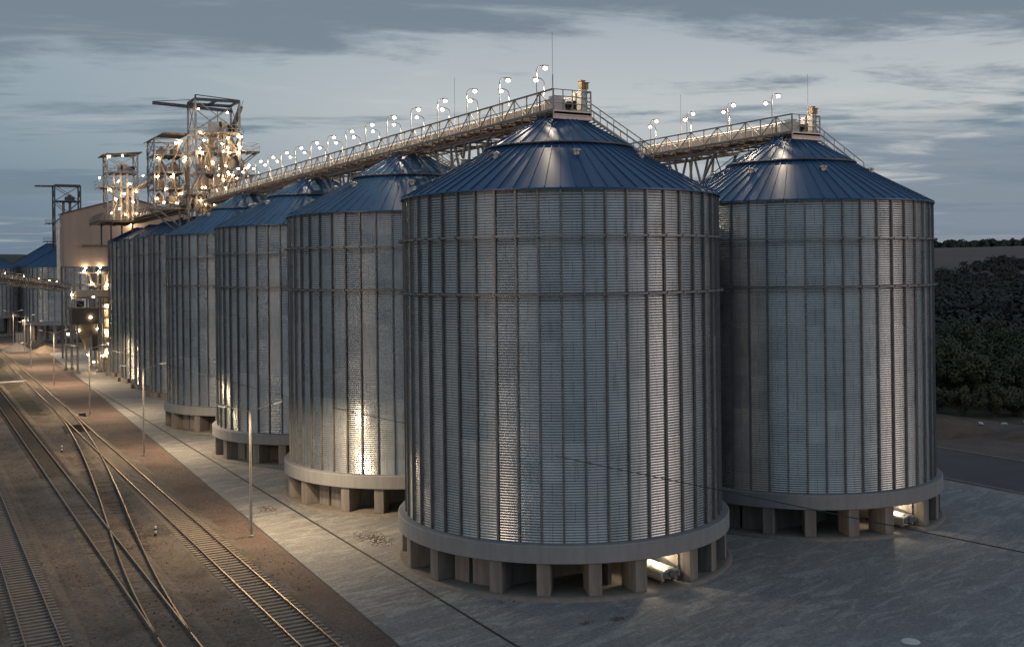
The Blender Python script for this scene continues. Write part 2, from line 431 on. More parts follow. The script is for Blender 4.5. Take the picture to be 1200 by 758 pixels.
struct(pv.build('pavement', M['pave']))
k = MB()
for i in range(-12, 50):
    y0 = i*5.; k.box(39.9, y0, -.2, 40.12, y0+4.985, .22)
struct(k.build('road_kerb', M['concrete']))
sheet('side_road', M['asphalt'], [(40.12, -75), (53, -75), (53, 230), (40.12, 230)], .0)
k = MB()
for i in range(-12, 50): k.box(53, i*5., -.3, 53.2, i*5.+4.985, .10)
struct(k.build('far_road_kerb', M['concrete']))
sheet('dirt_verge', M['dirt'], [(53.2, -75), (72, -75), (74, 60), (78, 230), (53.2, 230)], .0)
# drainage channel along the silo row
mb = MB()
for i in range(-10, 45):
    y0 = i*5.; y1 = y0+4.96; x0 = -11.2; x1 = -11.2
    mb.quad((x0-.09, y0, .106), (x0+.09, y0, .106), (x1+.09, y1, .106), (x1-.09, y1, .106))
struct(mb.build('drain_channel', M['black']))
mb = MB(); mb.lathe([(0.001, .125), (.42, .125), (.45, .10)], 24, (5.5, -23)); o = mb.build('manhole_cover', M['white'])
tag(o, 'round pale manhole cover in the paving at the bottom right', 'manhole cover')
# far hill field, tree belts
mb = MB()
pts = []
for j in range(15):
    for i in range(31):
        a = R(-12+i*3.2); d = 1020+j*42
        az_ = a + R(29.24)
        x = cam.location.x+sin(az_)*d; y = cam.location.y+cos(az_)*d
        mb.v.append((x, y, HG(x, y)+.9))
for j in range(14):
    for i in range(30):
        a = j*31+i; mb.f.append((a, a+1, a+32, a+31))
struct(mb.build('field', M['field'], smooth=True))

# ================================================================== silo
NB = 50; PH = R(-121.4)
RS, ZB, ZE, ZR1, ZR2 = 10.0, 3.13, 22.9, 20.18, 16.93
def wall_mesh(rad, z0, z1, nb, pitch, amp, sub=4, ph=PH, spw=4):
    mb = MB(); n = nb*sub; waves = int((z1-z0)/pitch); rows = waves*spw
    for k in range(rows+1):
        z = z0+(z1-z0)*k/rows; r = rad+amp*sin(2*pi*k/spw+.4)
        for j in range(n):
            t = ph+2*pi*j/n; mb.v.append((r*cos(t), r*sin(t), z))
    uv = []
    for k in range(rows):
        za = (z1-z0)*k/rows; zb = (z1-z0)*(k+1)/rows
        for j in range(n):
            a = k*n+j; b = k*n+(j+1) % n; mb.f.append((a, b, b+n, a+n))
            u0 = j/sub; u1 = (j+1)/sub; uv.append(((u0, za), (u1, za), (u1, zb), (u0, zb)))
    return mb, uv
def cone_roof(r0, z0, r1, z1, n, ribh, ribw, name, parent, mat, sub=2):
    mb = MB(); uv = []
    base = 0; m = n*sub
    for k, (r, z) in enumerate(((r0, z0), (r1, z1))):
        for j in range(m):
            t = PH+2*pi*j/m; mb.v.append((r*cos(t), r*sin(t), z))
    for j in range(m):
        b = (j+1) % m; mb.f.append((j, b, b+m, j+m)); uv.append(((j/sub, 0), ((j+1)/sub, 0), ((j+1)/sub, 1), (j/sub, 1)))
    # eave drip
    i = len(mb.v)
    for j in range(m):
        t = PH+2*pi*j/m; mb.v.append((r0*cos(t), r0*sin(t), z0-.09))
    for j in range(m):
        b = (j+1) % m; mb.f.append((i+j, i+b, b, j)); uv.append(((0, 0),)*4)
    for j in range(n):
        t = PH+2*pi*j/n; c_, s_ = cos(t), sin(t)
        nf = len(mb.f)
        mb.bar((r0*c_, r0*s_, z0+ribh/2), (r1*c_, r1*s_, z1+ribh/2), ribw, ribh)
        uv += [((j+.5, .5),)*4]*(len(mb.f)-nf)
    return mb.build(name, mat, parent, uv=uv)
PILLARS = [-30, -45.6, -62, -75, -97, -112, -128, -143.3, -168.5, 173, 150, 135, 118, 105, 83, 68, 52, 37, 11.5, -7]
def make_silo():
    s = empty('grain_silo')
    # concrete base
    mb = MB(); mb.lathe([(0.01, .10), (10.72, .10), (10.66, .24), (10.50, .30), (.01, .30)], 96); mb.build('plinth', M['plinth'], s)
    mb = MB(); mb.lathe([(.01, 2.12), (10.5, 2.12), (10.57, 2.17), (10.57, 3.08), (10.52, 3.13), (9.9, 3.135), (.01, 3.135)], 192); mb.build('ring_beam', M['ringconc'], s, smooth=False)
    pm = None
    for a in PILLARS:
        if pm is None:
            p = MB(); p.box(-1.35, -.37, 0, .34, .37, 1.84); po = p.build('pillar', M['pillar'], s)
            bv = po.modifiers.new('bevel', 'BEVEL'); bv.width = .03; bv.segments = 1
            pm = po
        else:
            po = pm.copy(); COL.objects.link(po); po.parent = s
        t = R(a); po.location = (10.03*cos(t), 10.03*sin(t), .29); po.rotation_euler = (0, 0, t)
    # inner tunnel walls and closed bays
    mb = MB()
    for a0, a1 in ((-155.5, -146), (-164, -157), (24, 33)):
        for a in (a0,):
            t0, t1 = R(a0), R(a1)
            mb.bar((9.3*cos(t0), 9.3*sin(t0), 1.21), (9.3*cos(t1), 9.3*sin(t1), 1.21), .25, 1.8)
    for yy in (-5.2, 5.2):
        mb.box(-7.2, yy-.14, .29, -1.9, yy+.14, 2.13); mb.box(2.3, yy-.14, .29, 7.2, yy+.14, 2.13)
    mb.box(-2.1, -8.2, .29, -1.85, 8.2, 2.13); mb.box(2.05, -9.3, .29, 2.27, 8.2, 2.13); mb.box(-1.84, -4.6, .29, 2.04, -4.4, 2.13)
    mb.build('tunnel_wall', M['pillar'], s)
    # wall
    mb, uv = wall_mesh(RS, ZB, ZE, NB, .150, .014); mb.build('wall', M['wall'], s, uv=uv)
    # stiffeners
    sm = None
    for j in range(NB):
        t = PH+2*pi*j/NB
        if sm is None:
            p = MB(); p.box(.02, -.062, ZB+.02, .11, .062, ZE-.02); p.box(.11, -.025, ZB+.02, .14, .025, ZE-.02)
            po = p.build('stiffener', M['stiff'], s); sm = po
        else:
            po = sm.copy(); COL.objects.link(po); po.parent = s
        po.location = (RS*cos(t), RS*sin(t), 0); po.rotation_euler = (0, 0, t)
    ring = None
    for z in (ZR1, ZR2):
        if ring is None:
            p = MB(); n = 100
            prof = [(10.22, -.055), (10.33, -.055), (10.33, .055), (10.22, .055), (10.22, -.055)]
            p.lathe(prof, n)
            for j in range(NB):
                t = PH+2*pi*j/NB; p.bar((10.1*cos(t), 10.1*sin(t), 0), (10.38*cos(t), 10.38*sin(t), 0), .14, .16)
            po = p.build('wind_ring', M['stiff'], s); ring = po
        else:
            po = ring.copy(); COL.objects.link(po); po.parent = s
        po.location = (0, 0, z)
    # roof
    rf = cone_roof(10.22, 22.86, 4.5, 26.02, 72, .07, .05, 'roof', s, M['roof'])
    cone_roof(4.78, 26.06, 1.15, 28.1, 36, .06, .05, 'upper_roof', s, M['roof'])
    mb = MB(); mb.lathe([(4.80, 25.98), (4.84, 26.0), (4.84, 26.07), (4.76, 26.10)], 72); mb.build('roof_lip', M['darksteel'], s)
    mb = MB(); mb.lathe([(1.15, 28.0), (1.2, 28.22), (.6, 28.45), (.01, 28.47)], 24); mb.build('roof_cap', M['darksteel'], s)
    vm = None
    for a in (-160, -112, -66, -20, 25, 70, 115, 160):
        t = R(a); r = 6.1; z = 26.02-(r-4.5)*.5525
        if vm is None:
            p = MB(); p.lathe([(.20, -.1), (.17, .16), (.27, .16), (.27, .26), (.01, .32)], 16); po = p.build('roof_vent', M['steel'], s, smooth=False); vm = po
        else:
            po = vm.copy(); COL.objects.link(po); po.parent = s
        po.location = (r*cos(t), r*sin(t), z)
    # stair with handrails going down the roof on the yard side
    mb = MB()
    A = Vector((1.6, -.9, 28.25)); B = Vector((6.9, -.9, 25.45))
    for dy in (0, .75):
        a = A+Vector((0, dy, 0)); b = B+Vector((0, dy, 0))
        mb.bar(a, b, .05, .12); mb.bar(a+Vector((0, 0, .95)), b+Vector((0, 0, .95)), .05); mb.bar(a+Vector((0, 0, .5)), b+Vector((0, 0, .5)), .03)
        for k_ in range(6):
            q = a.lerp(b, k_/5); mb.bar(q-Vector((0, 0, .45)), q+Vector((0, 0, .95)), .04)
    for k_ in range(22):
        q = A.lerp(B, k_/21); mb.bar(q, q+Vector((0, .75, 0)), .2, .03)
    mb.build('roof_stair', M['truss'], s)
    return s
silo0 = make_silo()
SILOS = [((0, 0), 'nearest blue-roofed corrugated silo, filling the middle of the view'),
         ((0, 23.8), 'second silo of the long row, with a bright lamp streak low on its wall'),
         ((0, 47.7), 'third silo of the long row, showing behind the nearest double-armed street lamp'),
         ((0, 71.6), 'fourth and farthest big silo on a raised concrete ring, beside the lit elevator tower'),
         ((21.9, 1.9), 'silo standing alone at the right of the long row, next to the side road')]
for i, ((x, y), lab) in enumerate(SILOS):
    o = silo0 if i == 0 else copy_tree(silo0)
    o.location = (x, y, 0); tag(o, lab, 'grain silo', 'big corrugated grain silos with blue conical roofs')

# four slimmer silos further along the row
def small_silo():
    s = empty('narrow_grain_silo')
    mb = MB(); mb.lathe([(.01, .1), (5.75, .1), (5.75, .75), (.01, .76)], 64)
    for j in range(12):
        t = 2*pi*j/12; mb.bar((5.7*cos(t), 5.7*sin(t), .45), (6.2*cos(t), 6.2*sin(t), .45), .8, .7)
    mb.build('plinth', M['plinth'], s)
    mb, uv = wall_mesh(5.4, .76, 24.2, 27, .26, .035, 3); mb.build('wall', M['wall'], s, uv=uv)
    sm = None
    for j in range(27):
        t = PH+2*pi*j/27
        if sm is None:
            p = MB(); p.box(.02, -.09, .78, .16, .09, 24.15); po = p.build('stiffener', M['stiff'], s); sm = po
        else: po = sm.copy(); COL.objects.link(po); po.parent = s
        po.location = (5.4*cos(t), 5.4*sin(t), 0); po.rotation_euler = (0, 0, t)
    rm = None
    for z in (21.4, 18.4):
        if rm is None:
            p = MB(); p.lathe([(5.55, -.05), (5.7, -.05), (5.7, .05), (5.55, .05)], 54); po = p.build('wind_ring', M['stiff'], s); rm = po
        else: po = rm.copy(); COL.objects.link(po); po.parent = s
        po.location = (0, 0, z)
    cone_roof(5.55, 24.18, .7, 26.7, 36, .07, .05, 'roof', s, M['roof'])
    return s
sm0 = small_silo()
for i, (y, lab) in enumerate(((107.5, 'narrow silo just past the fourth big silo, nearest of the four narrow ones'),
                              (120.0, 'second narrow silo in the row, counting from the big silos'),
                              (132.6, 'third narrow silo in the row, counting from the big silos'),
                              (145.2, 'last narrow silo, its left edge beside the steel hopper frame'))):
    o = sm0 if i == 0 else copy_tree(sm0)
    o.location = (0, y, 0); tag(o, lab, 'grain silo', 'narrow silos in front of the lit tower')

# distant silos
def far_silo(x, y, rad, zb, ze, label, lifted=True):
    s = empty('distant_grain_silo', (x, y, 0))
    mb = MB(); mb.lathe([(.01, .1), (rad+1.1, .1), (rad+1.1, .9), (.01, .92)], 48); mb.build('plinth', M['plinth'], s)
    if lifted:
        mb = MB(); mb.lathe([(.01, zb-1.1), (rad+.6, zb-1.1), (rad+.6, zb), (.01, zb+.01)], 64); mb.build('ring_beam', M['ringconc'], s)
        pm = None
        for j in range(16):
            t = 2*pi*j/16
            if pm is None: p = MB(); p.box(-.4, -.4, 0, .4, .4, zb-1.11-.9); pm = po = p.build('pillar', M['pillar'], s)
            else: po = pm.copy(); COL.objects.link(po); po.parent = s
            po.location = (rad*cos(t), rad*sin(t), .91); po.rotation_euler = (0, 0, t)
    mb, uv = wall_mesh(rad, zb if lifted else .9, ze, 40, .5, .04, 2); mb.build('wall', M['wall'], s, uv=uv)
    sm = None
    for j in range(40):
        t = PH+2*pi*j/40
        if sm is None: p = MB(); p.box(.02, -.1, zb if lifted else .92, .16, .1, ze-.02); sm = po = p.build('stiffener', M['stiff'], s)
        else: po = sm.copy(); COL.objects.link(po); po.parent = s
        po.location = (rad*cos(t), rad*sin(t), 0); po.rotation_euler = (0, 0, t)
    cone_roof(rad+.2, ze, 1, ze+rad*.6, 60, .07, .06, 'roof', s, M['roof'])
    return tag(s, label, 'grain silo')
far_silo(-1, 244, 10, 6.6, 20.3, 'distant silo on a pale raised ring, seen left of the hopper frame legs')
far_silo(-18, 303, 10, 6.6, 20.5, 'distant silo cut by the left edge of the photo, with a lit streak')
far_silo(2, 309, 12, 6.6, 21, 'distant blue-roofed silo showing above the far conveyor on the left')

# ================================================================== conveyor galleries
ZD = 28.3
def gallery(name, x, y0, y1, label, platform=True, step=1.65):
    g = empty(name, (x, y0, ZD)); Ln = y1-y0
    W = 1.4
    mb = MB(); yy = 0.0
    while yy < Ln-.2: mb.box(-W, yy, -.05, W, yy+.16, 0.0); yy += .36
    mb.build('deck', M['steel'], g)
    mb = MB()                                                   # ragged lattice under the deck
    k = 0; yy = 0.0
    while yy < Ln:
        mb.bar((-W, yy, -.16), (W, yy, -.16), .12, .18)
        if k % 2 == 0:
            mb.bar((-W, yy, -.5), (W, yy, -.5), .09); mb.bar((-W+.1, yy, -.12), (0, yy+step*.5, -.5), .07); mb.bar((W-.1, yy, -.12), (0, yy+step*.5, -.5), .07)
            mb.bar((-W, yy, -.5), (-W, yy, -.1), .08); mb.bar((W, yy, -.5), (W, yy, -.1), .08)
        yy += step*.6; k += 1
    for xx in (-W+.05, 0, W-.05): mb.bar((xx, 0, -.5), (xx, Ln, -.5), .10)
    mb.build('underframe', M['underframe'], g)
    n = int(Ln/step); H = 1.32
    for sx in (-1, 1):
        mb = MB(); xx = sx*W
        mb.bar((xx, 0, H), (xx, Ln, H), .10, .10); mb.bar((xx, 0, .03), (xx, Ln, .03), .10, .16); mb.bar((xx, 0, .72), (xx, Ln, .72), .04)
        for k in range(n+1):
            yk = Ln*k/n; mb.bar((xx, yk, 0), (xx, yk, H), .08)
            if k < n:
                yn = Ln*(k+1)/n
                if k % 2: mb.bar((xx, yk, H), (xx, yn, .05), .06)
                else: mb.bar((xx, yk, .05), (xx, yn, H), .06)
        mb.build('side_truss', M['truss'] if sx < 0 else M['casing'], g)  # far truss in the paler casing paint, standing in for lamp light on it
    mb = MB(); mb.box(-.75, 2.2, .22, .10, Ln-.3, .72)
    yy = 2.4
    while yy < Ln-.5:
        mb.box(-.80, yy, .18, .15, yy+.07, .77); mb.box(-.7, yy+.02, 0, -.62, yy+.1, .22); yy += 1.3
    mb.build('conveyor_casing', M['casing'], g)
    mb = MB(); mb.tube([(.75, 2, .55), (.75, Ln, .55)], .13, 8); mb.build('cable_duct', M['white'], g)
    if platform:
        mb = MB(); mb.box(-W-.05, -.06, -.52, W+.05, 0, .02); mb.box(-W, -.11, -.30, W, -.065, -.22); mb.build('fascia', M['steel'], g)
        mb = MB()
        for h in (.45, .9, H): mb.bar((-W, -.03, h), (W, -.03, h), .05)
        for k in range(5):
            xk = -W+2*W*k/4; mb.bar((xk, -.03, 0), (xk, -.03, H), .05)
        mb.build('end_railing', M['truss'], g)
        mb = MB(); mb.box(-1.05, .5, .05, -.2, 1.6, .85); mb.box(-.95, .62, .85, -.35, 1.3, 1.05); mb.tube([(-.15, .9, .5), (.25, .9, .5)], .26, 12)
        mb.box(.2, .35, .05, .5, 1.5, .75)
        mb.build('drive_unit', M['white'], g)
        mb = MB(); mb.tube([(-.1, .45, .5), (.15, .45, .5)], .2, 10); mb.box(.28, .3, .2, .48, .5, .75); mb.build('drive_pulley', M['black'], g)
        mb = MB(); mb.box(.85, .2, 0, 1.28, .75, 1.5); mb.box(.80, .9, 0, 1.2, 1.3, 1.35); mb.build('control_cabinet', M['white'], g)
        mb = MB(); mb.box(.82, .15, 1.52, 1.05, .5, 2.0); mb.box(1.12, .15, 1.52, 1.34, .5, 1.9); mb.box(.76, .1, 2.0, 1.1, .55, 2.06); mb.box(1.06, .1, 1.9, 1.4, .55, 1.95)
        mb.build('head_motor', M['yellow'], g)
    return tag(g, label, 'conveyor gallery')
gallery('conveyor_gallery', 0, -1.7, 91.0, 'long lit conveyor gallery on top of the silo row, reaching the tower')
gallery('conveyor_gallery', 21.9, .2, 66, 'lit conveyor gallery ending over the silo at the right')
gallery('conveyor_gallery', -.3, 97.5, 152, 'gallery running past the lit tower above the narrow silos', platform=False)
# wide platform at the end of the third gallery
g = empty('loading_platform', (-4.6, 140, 27.6))
mb = MB(); mb.box(-3.2, -1, 0, 3.0, 12, .12)
for k in range(14): mb.bar((-3.2, -1+k, -.12), (3.0, -1+k, -.12), .12, .22)
for xx in (-3.1, -1, 1, 2.9): mb.bar((xx, -1, -.28), (xx, 12, -.28), .14, .2)
mb.build('deck', M['underframe'], g)
mb = MB()
for k in range(14):
    mb.bar((-3.2, -1+k, 0), (-2.4, -1+k, 1.6), .08); mb.bar((-3.2, -1+k, 0), (-3.2, -1+k, 1.1), .06)
for h in (.6, 1.1): mb.bar((-3.2, -1, h), (-3.2, 12, h), .05); mb.bar((-3.2, -1, h), (3, -1, h), .05)
mb.build('railing', M['truss'], g)
mb = MB()
for (xx, yy) in ((2.4, 0), (2.4, 11), (-1.2, 0), (-1.2, 11)): mb.bar((xx, yy, -3.9), (xx, yy, 0), .25)
mb.build('leg', M['darksteel'], g)
tag(g, 'dark wide steel platform jutting left of the gallery over the narrow silos', 'platform')

# trestles in the gaps between silos
def trestle(x, y, label):
    t = empty('support_trestle', (x, y, 0))
    b = 1.15
    for sx in (-1, 1):
        for sy in (-1, 1):
            mb = MB(); mb.bar((sx*b, sy*.9, .1), (sx*b, sy*.9, 23.0), .2); mb.build('post', M['truss'], t)
    mb = MB()
    z = 1.2
    while z < 22.5:
        for s_ in (-1, 1):
            mb.bar((-b, s_*.9, z), (b, s_*.9, z), .1); mb.bar((s_*b, -.9, z), (s_*b, .9, z), .1)
            mb.bar((-b, s_*.9, z), (b, s_*.9, z+2.4), .07); mb.bar((s_*b, -.9, z+2.4), (s_*b, .9, z), .07)
        z += 2.4
    mb.build('bracing', M['truss'], t)
    mb = MB()
    for sx in (-1, 1):
        xx = sx*b
        for y0, y1 in ((-.9, -4.6), (.9, 4.6), (-.9, -1.6), (.9, 1.6), (-.9, .9), (.9, -.9)):
            mb.bar((xx, y0, 22.8), (xx, y1, 27.7), .15)
        mb.bar((xx, -4.8, 27.65), (xx, 4.8, 27.65), .16)
        mb.bar((xx, -3.0, 25.5), (xx, 3.0, 25.5), .08)
    for yy in (-4.6, -1.5, 1.5, 4.6): mb.bar((-b, yy, 27.6), (b, yy, 27.6), .12); 
    for yy in (-3, 3): mb.bar((-b, yy, 25.5), (b, yy*1.5, 27.6), .08); mb.bar((b, yy, 25.5), (-b, yy*1.5, 27.6), .08)
    mb.build('fan_bracket', M['truss'], t)
    return tag(t, label, 'support trestle', 'lattice trestles carrying the galleries')
for x, y, lab in ((0, 11.9, 'steel trestle between the nearest silo and the second one in the row'),
                  (0, 35.8, 'steel trestle between the second and third silos of the row'),
                  (0, 59.7, 'steel trestle between the third and fourth silos of the row'),
                  (21.9, 13.8, 'steel trestle with fanned legs seen behind the nearest silo, under the right gallery')):
    trestle(x, y, lab)

# lamps on the galleries
def make_gallery_lamp():
    g = empty('gallery_lamp')
    mb = MB(); pts = [(0, 0, 0), (0, 0, 1.0), (0, 0, 2.75), (.06, 0, 2.95), (.22, 0, 3.08), (.5, 0, 3.12)]
    mb.tube(pts, .035, 6); mb.build('pole', M['steel'], g)
    h = MB(); h.box(.42, -.1, 3.06, .85, .1, 3.16); hd = h.build('lamp_head', M['steel'], g)
    l = MB(); l.ico((.66, 0, 2.95), .15, 1, 1, .75); l.build('lens', M['lampw'], hd, smooth=True)
    return g
gl0 = None; cnt = 0
ORD = ['first', 'second', 'third', 'fourth', 'fifth', 'sixth', 'seventh', 'eighth', 'ninth', 'tenth', 'eleventh', 'twelfth', 'thirteenth', 'fourteenth', 'fifteenth', 'sixteenth', 'seventeenth', 'eighteenth', 'nineteenth']
def glamp(x, y, flip, lab, grp):
    global gl0
    if gl0 is None: gl0 = o = make_gallery_lamp()
    else: o = copy_tree(gl0)
    o.location = (x, y, ZD); o.rotation_euler = (0, 0, pi if flip else 0)
    tag(o, lab, 'lamp', grp)
    ld = bpy.data.lights.new('gallery_lamp_light', 'SPOT'); ld.energy = 420; ld.color = (1, .77, .52); ld.spot_size = R(164); ld.spot_blend = .3; ld.shadow_soft_size = .12
    lo = bpy.data.objects.new('gallery_lamp_light', ld); COL.objects.link(lo); lo.location = (x+(-.66 if flip else .66), y, ZD+2.72)
for k in range(18):
    glamp(-1.5, .15+4.95*k, False, '%s lit lamp from the near end, on the track side of the long gallery' % ORD[k], 'lamps along the long gallery')
for k in range(17):
    glamp(1.5, 4.2+4.95*k, True, '%s lit lamp from the near end, on the far side of the long gallery' % ORD[k], 'lamps along the long gallery')
for k in range(4):
    glamp(20.4, 2.2+5.1*k, False, '%s lit lamp from the end, on the near side of the right gallery' % ORD[k], 'lamps along the right gallery')
    glamp(23.4, 5.4+5.1*k, True, '%s lit lamp from the end, on the far side of the right gallery' % ORD[k], 'lamps along the right gallery')
# lightning rods
def rod(x, y, h, lab):
    mb = MB(); mb.tube([(0, 0, 0), (0, 0, h*.45)], .035, 6); mb.tube([(0, 0, h*.45), (0, 0, h)], .016, 5)
    o = mb.build('lightning_rod', M['steel']); o.location = (x, y, ZD); tag(o, lab, 'lightning rod', 'thin lightning rods on the galleries')
rod(-1.46, -1.75, 4.9, 'thin lightning rod at the near end of the long gallery, above the nearest silo')
rod(1.0, 17.1, 5.2, 'thin lightning rod rising from the long gallery over the second silo')
rod(22.9, 1.0, 4.6, 'thin lightning rod at the end of the right gallery, over the right silo')
rod(21.0, 14.0, 4.8, 'thin lightning rod midway on the right gallery, left of its lamps')

# ================================================================== elevator towers
def lattice(parent, x0, x1, y0, y1, z0, z1, levels, w=.22, mat='steel', brace=True):
    for x in (x0, x1):
        for y in (y0, y1):
            mb = MB(); mb.bar((x, y, z0), (x, y, z1), w); mb.build('post', M[mat], parent)
    mb = MB(); ls = [z0]+list(levels)+[z1]
    for a, b in zip(ls[:-1], ls[1:]):
        for (p, q) in (((x0, y0), (x1, y0)), ((x0, y1), (x1, y1)), ((x0, y0), (x0, y1)), ((x1, y0), (x1, y1))):
            mb.bar((*p, b), (*q, b), w*.7)
            if brace: mb.bar((*p, a), (*q, b), w*.4); mb.bar((*q, a), (*p, b), w*.4)
    mb.build('bracing', M[mat], parent)
def deck(parent, x0, x1, y0, y1, z, mat='truss', rail=True):
    mb = MB(); mb.box(x0, y0, z-.12, x1, y1, z)
    for k in range(int((x1-x0)/1.0)+1): mb.bar((x0+k, y0, z-.22), (x0+k, y1, z-.22), .1, .18)
    d = mb.build('deck', M[mat], parent)
    if rail:
        r = MB()
        for h in (.55, 1.1):
            for p, q in (((x0, y0), (x1, y0)), ((x0, y1), (x1, y1)), ((x0, y0), (x0, y1)), ((x1, y0), (x1, y1))): r.bar((*p, z+h), (*q, z+h), .05)
        n = max(2, int((x1-x0)/1.1))
        for k in range(n+1):
            xx = x0+(x1-x0)*k/n; r.bar((xx, y0, z), (xx, y0, z+1.1), .05); r.bar((xx, y1, z), (xx, y1, z+1.1), .05)
        r.build('railing', M[mat], d)
def lamps(parent, pts, r=.16, mat='lamp'):
    l0 = None
    for p in pts:
        if l0 is None: mb = MB(); mb.ico((0, 0, 0), r, 1, 1, .8); l0 = o = mb.build('lamp', M[mat], parent, smooth=True)
        else: o = l0.copy(); COL.objects.link(o); o.parent = parent
        o.location = p
def pipe(parent, pts, r, mat='duct', name='spout_pipe'):
    mb = MB(); mb.tube(pts, r*.8, 10); return mb.build(name, M[mat], parent)

def T1():
    t = empty('elevator_tower', (1.0, 94.2, 0))
    X0, X1, Y0, Y1 = -3.0, 3.1, -2.3, 2.3
    lattice(t, X0, X1, Y0, Y1, .1, 42.4, [4, 8, 12, 16, 20, 24, 29.2, 32.3, 35.2, 38.0], .26)
    # open top frame: cap beams and hoist beam to the left
    mb = MB()
    for yy in (Y0, Y1): mb.bar((X0, yy, 42.4), (X1, yy, 42.4), .3, .4)
    for xx in (X0, 0, X1): mb.bar((xx, Y0, 42.45), (xx, Y1, 42.45), .26, .32)
    mb.bar((X0, Y0, 43.0), (X1, Y0, 42.6), .12); mb.bar((X0, Y0, 42.4), (X0, Y0, 43.0), .2)
    mb.build('cap_frame', M['darksteel'], t)
    mb = MB(); mb.bar((-8.0, 1.6, 42.1), (3.1, 1.6, 41.6), .30, .45); mb.bar((-8, 1.6, 42.3), (-3, 1.0, 42.75), .08); mb.build('hoist_beam', M['darksteel'], t)
    mb = MB(); mb.tube([(.6, 0, 41.6), (.6, 0, 39.6)], .05, 6); mb.box(.4, -.2, 39.3, .8, .2, 39.7); mb.build('hoist', M['darksteel'], t)
    deck(t, X0-.1, X1+.2, Y0, Y1, 38.0, 'casing'); deck(t, X0, X1, Y0, Y1, 35.2); deck(t, X0, 5.4, Y0-.2, Y1, 32.2)
    deck(t, 2.9, 5.9, Y0, 1.0, 35.6, 'casing'); deck(t, X0-1.6, X1+1.8, Y0-.8, Y1, 29.2, 'underframe')
    deck(t, X0-.8, X1+.8, Y0-.6, Y1, 26.2, 'underframe')
    mb = MB(); mb.bar((5.9, Y0, 35.5), (3.1, Y0, 33.2), .16); mb.bar((5.9, 1, 35.5), (3.1, 1, 33.2), .16); mb.build('bracket', M['truss'], t)
    # bucket elevator legs
    for xx, yy in ((.9, -.9), (1.9, -.9), (-.6, .6), (-1.7, -.8)):
        mb = MB(); mb.box(xx-.24, yy-.3, .1, xx+.24, yy+.3, 38.9 if xx > 0 else 36.4); mb.build('elevator_leg', M['duct'], t)
    mb = MB(); mb.box(-.6, -.9, 38.0, 1.0, .5, 39.6); mb.tube([(1.2, -.9, 39.3), (1.2, .5, 39.3)], .65, 14); mb.build('head_housing', M['white'], t)
    mb = MB(); mb.tube([(1.75, -1.2, 38.9), (2.6, -1.2, 38.9)], .42, 12); mb.box(2.0, -1.4, 38.2, 2.6, -.9, 38.7); mb.build('drive_motor', M['black'], t)
    # spouts
    S = [[(1.0, -1.8, 37.8), (2.6, -2.0, 35.6), (3.6, -2.3, 33.0)], [(.4, -1.8, 38), (-1.6, -2.1, 34.4), (-2.5, -2.4, 30.5)],
         [(3.2, -2.0, 34.6), (4.6, -2.3, 31.6), (5.3, -2.5, 29.2)], [(-.8, -2.1, 35), (-.3, -2.3, 31), (-1.9, -2.5, 27.4)],
         [(1.6, -2.2, 34.8), (.2, -2.4, 32.6), (-.4, -2.5, 29.4)], [(2.2, -2.2, 32), (1.0, -2.5, 30), (.9, -2.6, 26.4)],
         [(-2.4, -2.2, 32.2), (-3.6, -2.5, 30), (-4.2, -2.6, 27)], [(1.5, -1.6, 38.0), (1.6, -2.0, 36.0), (.9, -2.3, 33.4)],
         [(-2.6, -2.4, 37), (-1.2, -2.4, 35.6), (-.9, -2.4, 32.2)], [(2.7, -2.4, 31.5), (3.4, -2.6, 28.2), (3.2, -2.6, 23)],
         [(-2.2, -2.5, 29), (-2.6, -2.6, 26.6), (-2.2, -2.6, 22)], [(.2, -2.5, 29), (.4, -2.6, 26), (-.5, -2.6, 22)]]
    for i, s_ in enumerate(S): pipe(t, s_, .2 if i % 3 else .28)
    for x, z, rr_, h_ in ((-1.6, 29.4, .8, 2.4), (.3, 29.4, .85, 2.5), (2.1, 29.4, .75, 2.3), (-1.9, 32.6, .7, 2.2), (2.0, 32.5, .8, 2.3), (-.2, 35.4, .75, 2.2), (2.2, 35.4, .55, 1.9), (-2.0, 26.4, .8, 2.4), (0, 26.4, .9, 2.4), (2, 26.4, .8, 2.4)):
        mb = MB(); mb.lathe([(.15, z), (rr_, z+.7), (rr_, z+h_-.3), (rr_*.4, z+h_), (.01, z+h_)], 14, (x, -.2)); mb.build('bin', M['duct'], t)
    r9 = random.Random(12)
    for k in range(44):
        x = r9.uniform(X0, X1); z = r9.uniform(24, 37); L2 = r9.uniform(1.5, 4.5); y = r9.choice((Y0-.3, Y0+.3, -1, 0, 1.2)); q = r9.random()
        if q < .5: p2 = (x+r9.uniform(-.2, .2), y, z-L2)
        elif q < .8: p2 = (x+r9.uniform(-2.4, 2.4), y, z-L2*.8)
        else: p2 = (max(X0, min(X1, x+r9.choice((-1, 1))*L2*.7)), y, z)
        pipe(t, [(x, y, z), p2], r9.uniform(.06, .16), r9.choice(('duct', 'truss', 'casing')), 'pipe')
    for x in (X0-1.2, -1.0, X1+1.2):
        mb = MB(); mb.bar((x, Y0-.5, .1), (x, Y0-.5, 29.1), .2); mb.build('post', M['truss'], t)
    mb = MB()
    for k in range(9):
        z = 22+k*2.2; a = 1 if k % 2 else -1
        mb.bar((X1+.3, Y0+.4 if a > 0 else Y1-.4, z), (X1+.3, Y1-.4 if a > 0 else Y0+.4, z+2.2), .7, .12)
        mb.bar((X1+.7, Y0+.4 if a > 0 else Y1-.4, z+.9), (X1+.7, Y1-.4 if a > 0 else Y0+.4, z+3.1), .05)
    mb.build('stair_flight', M['steel'], t)
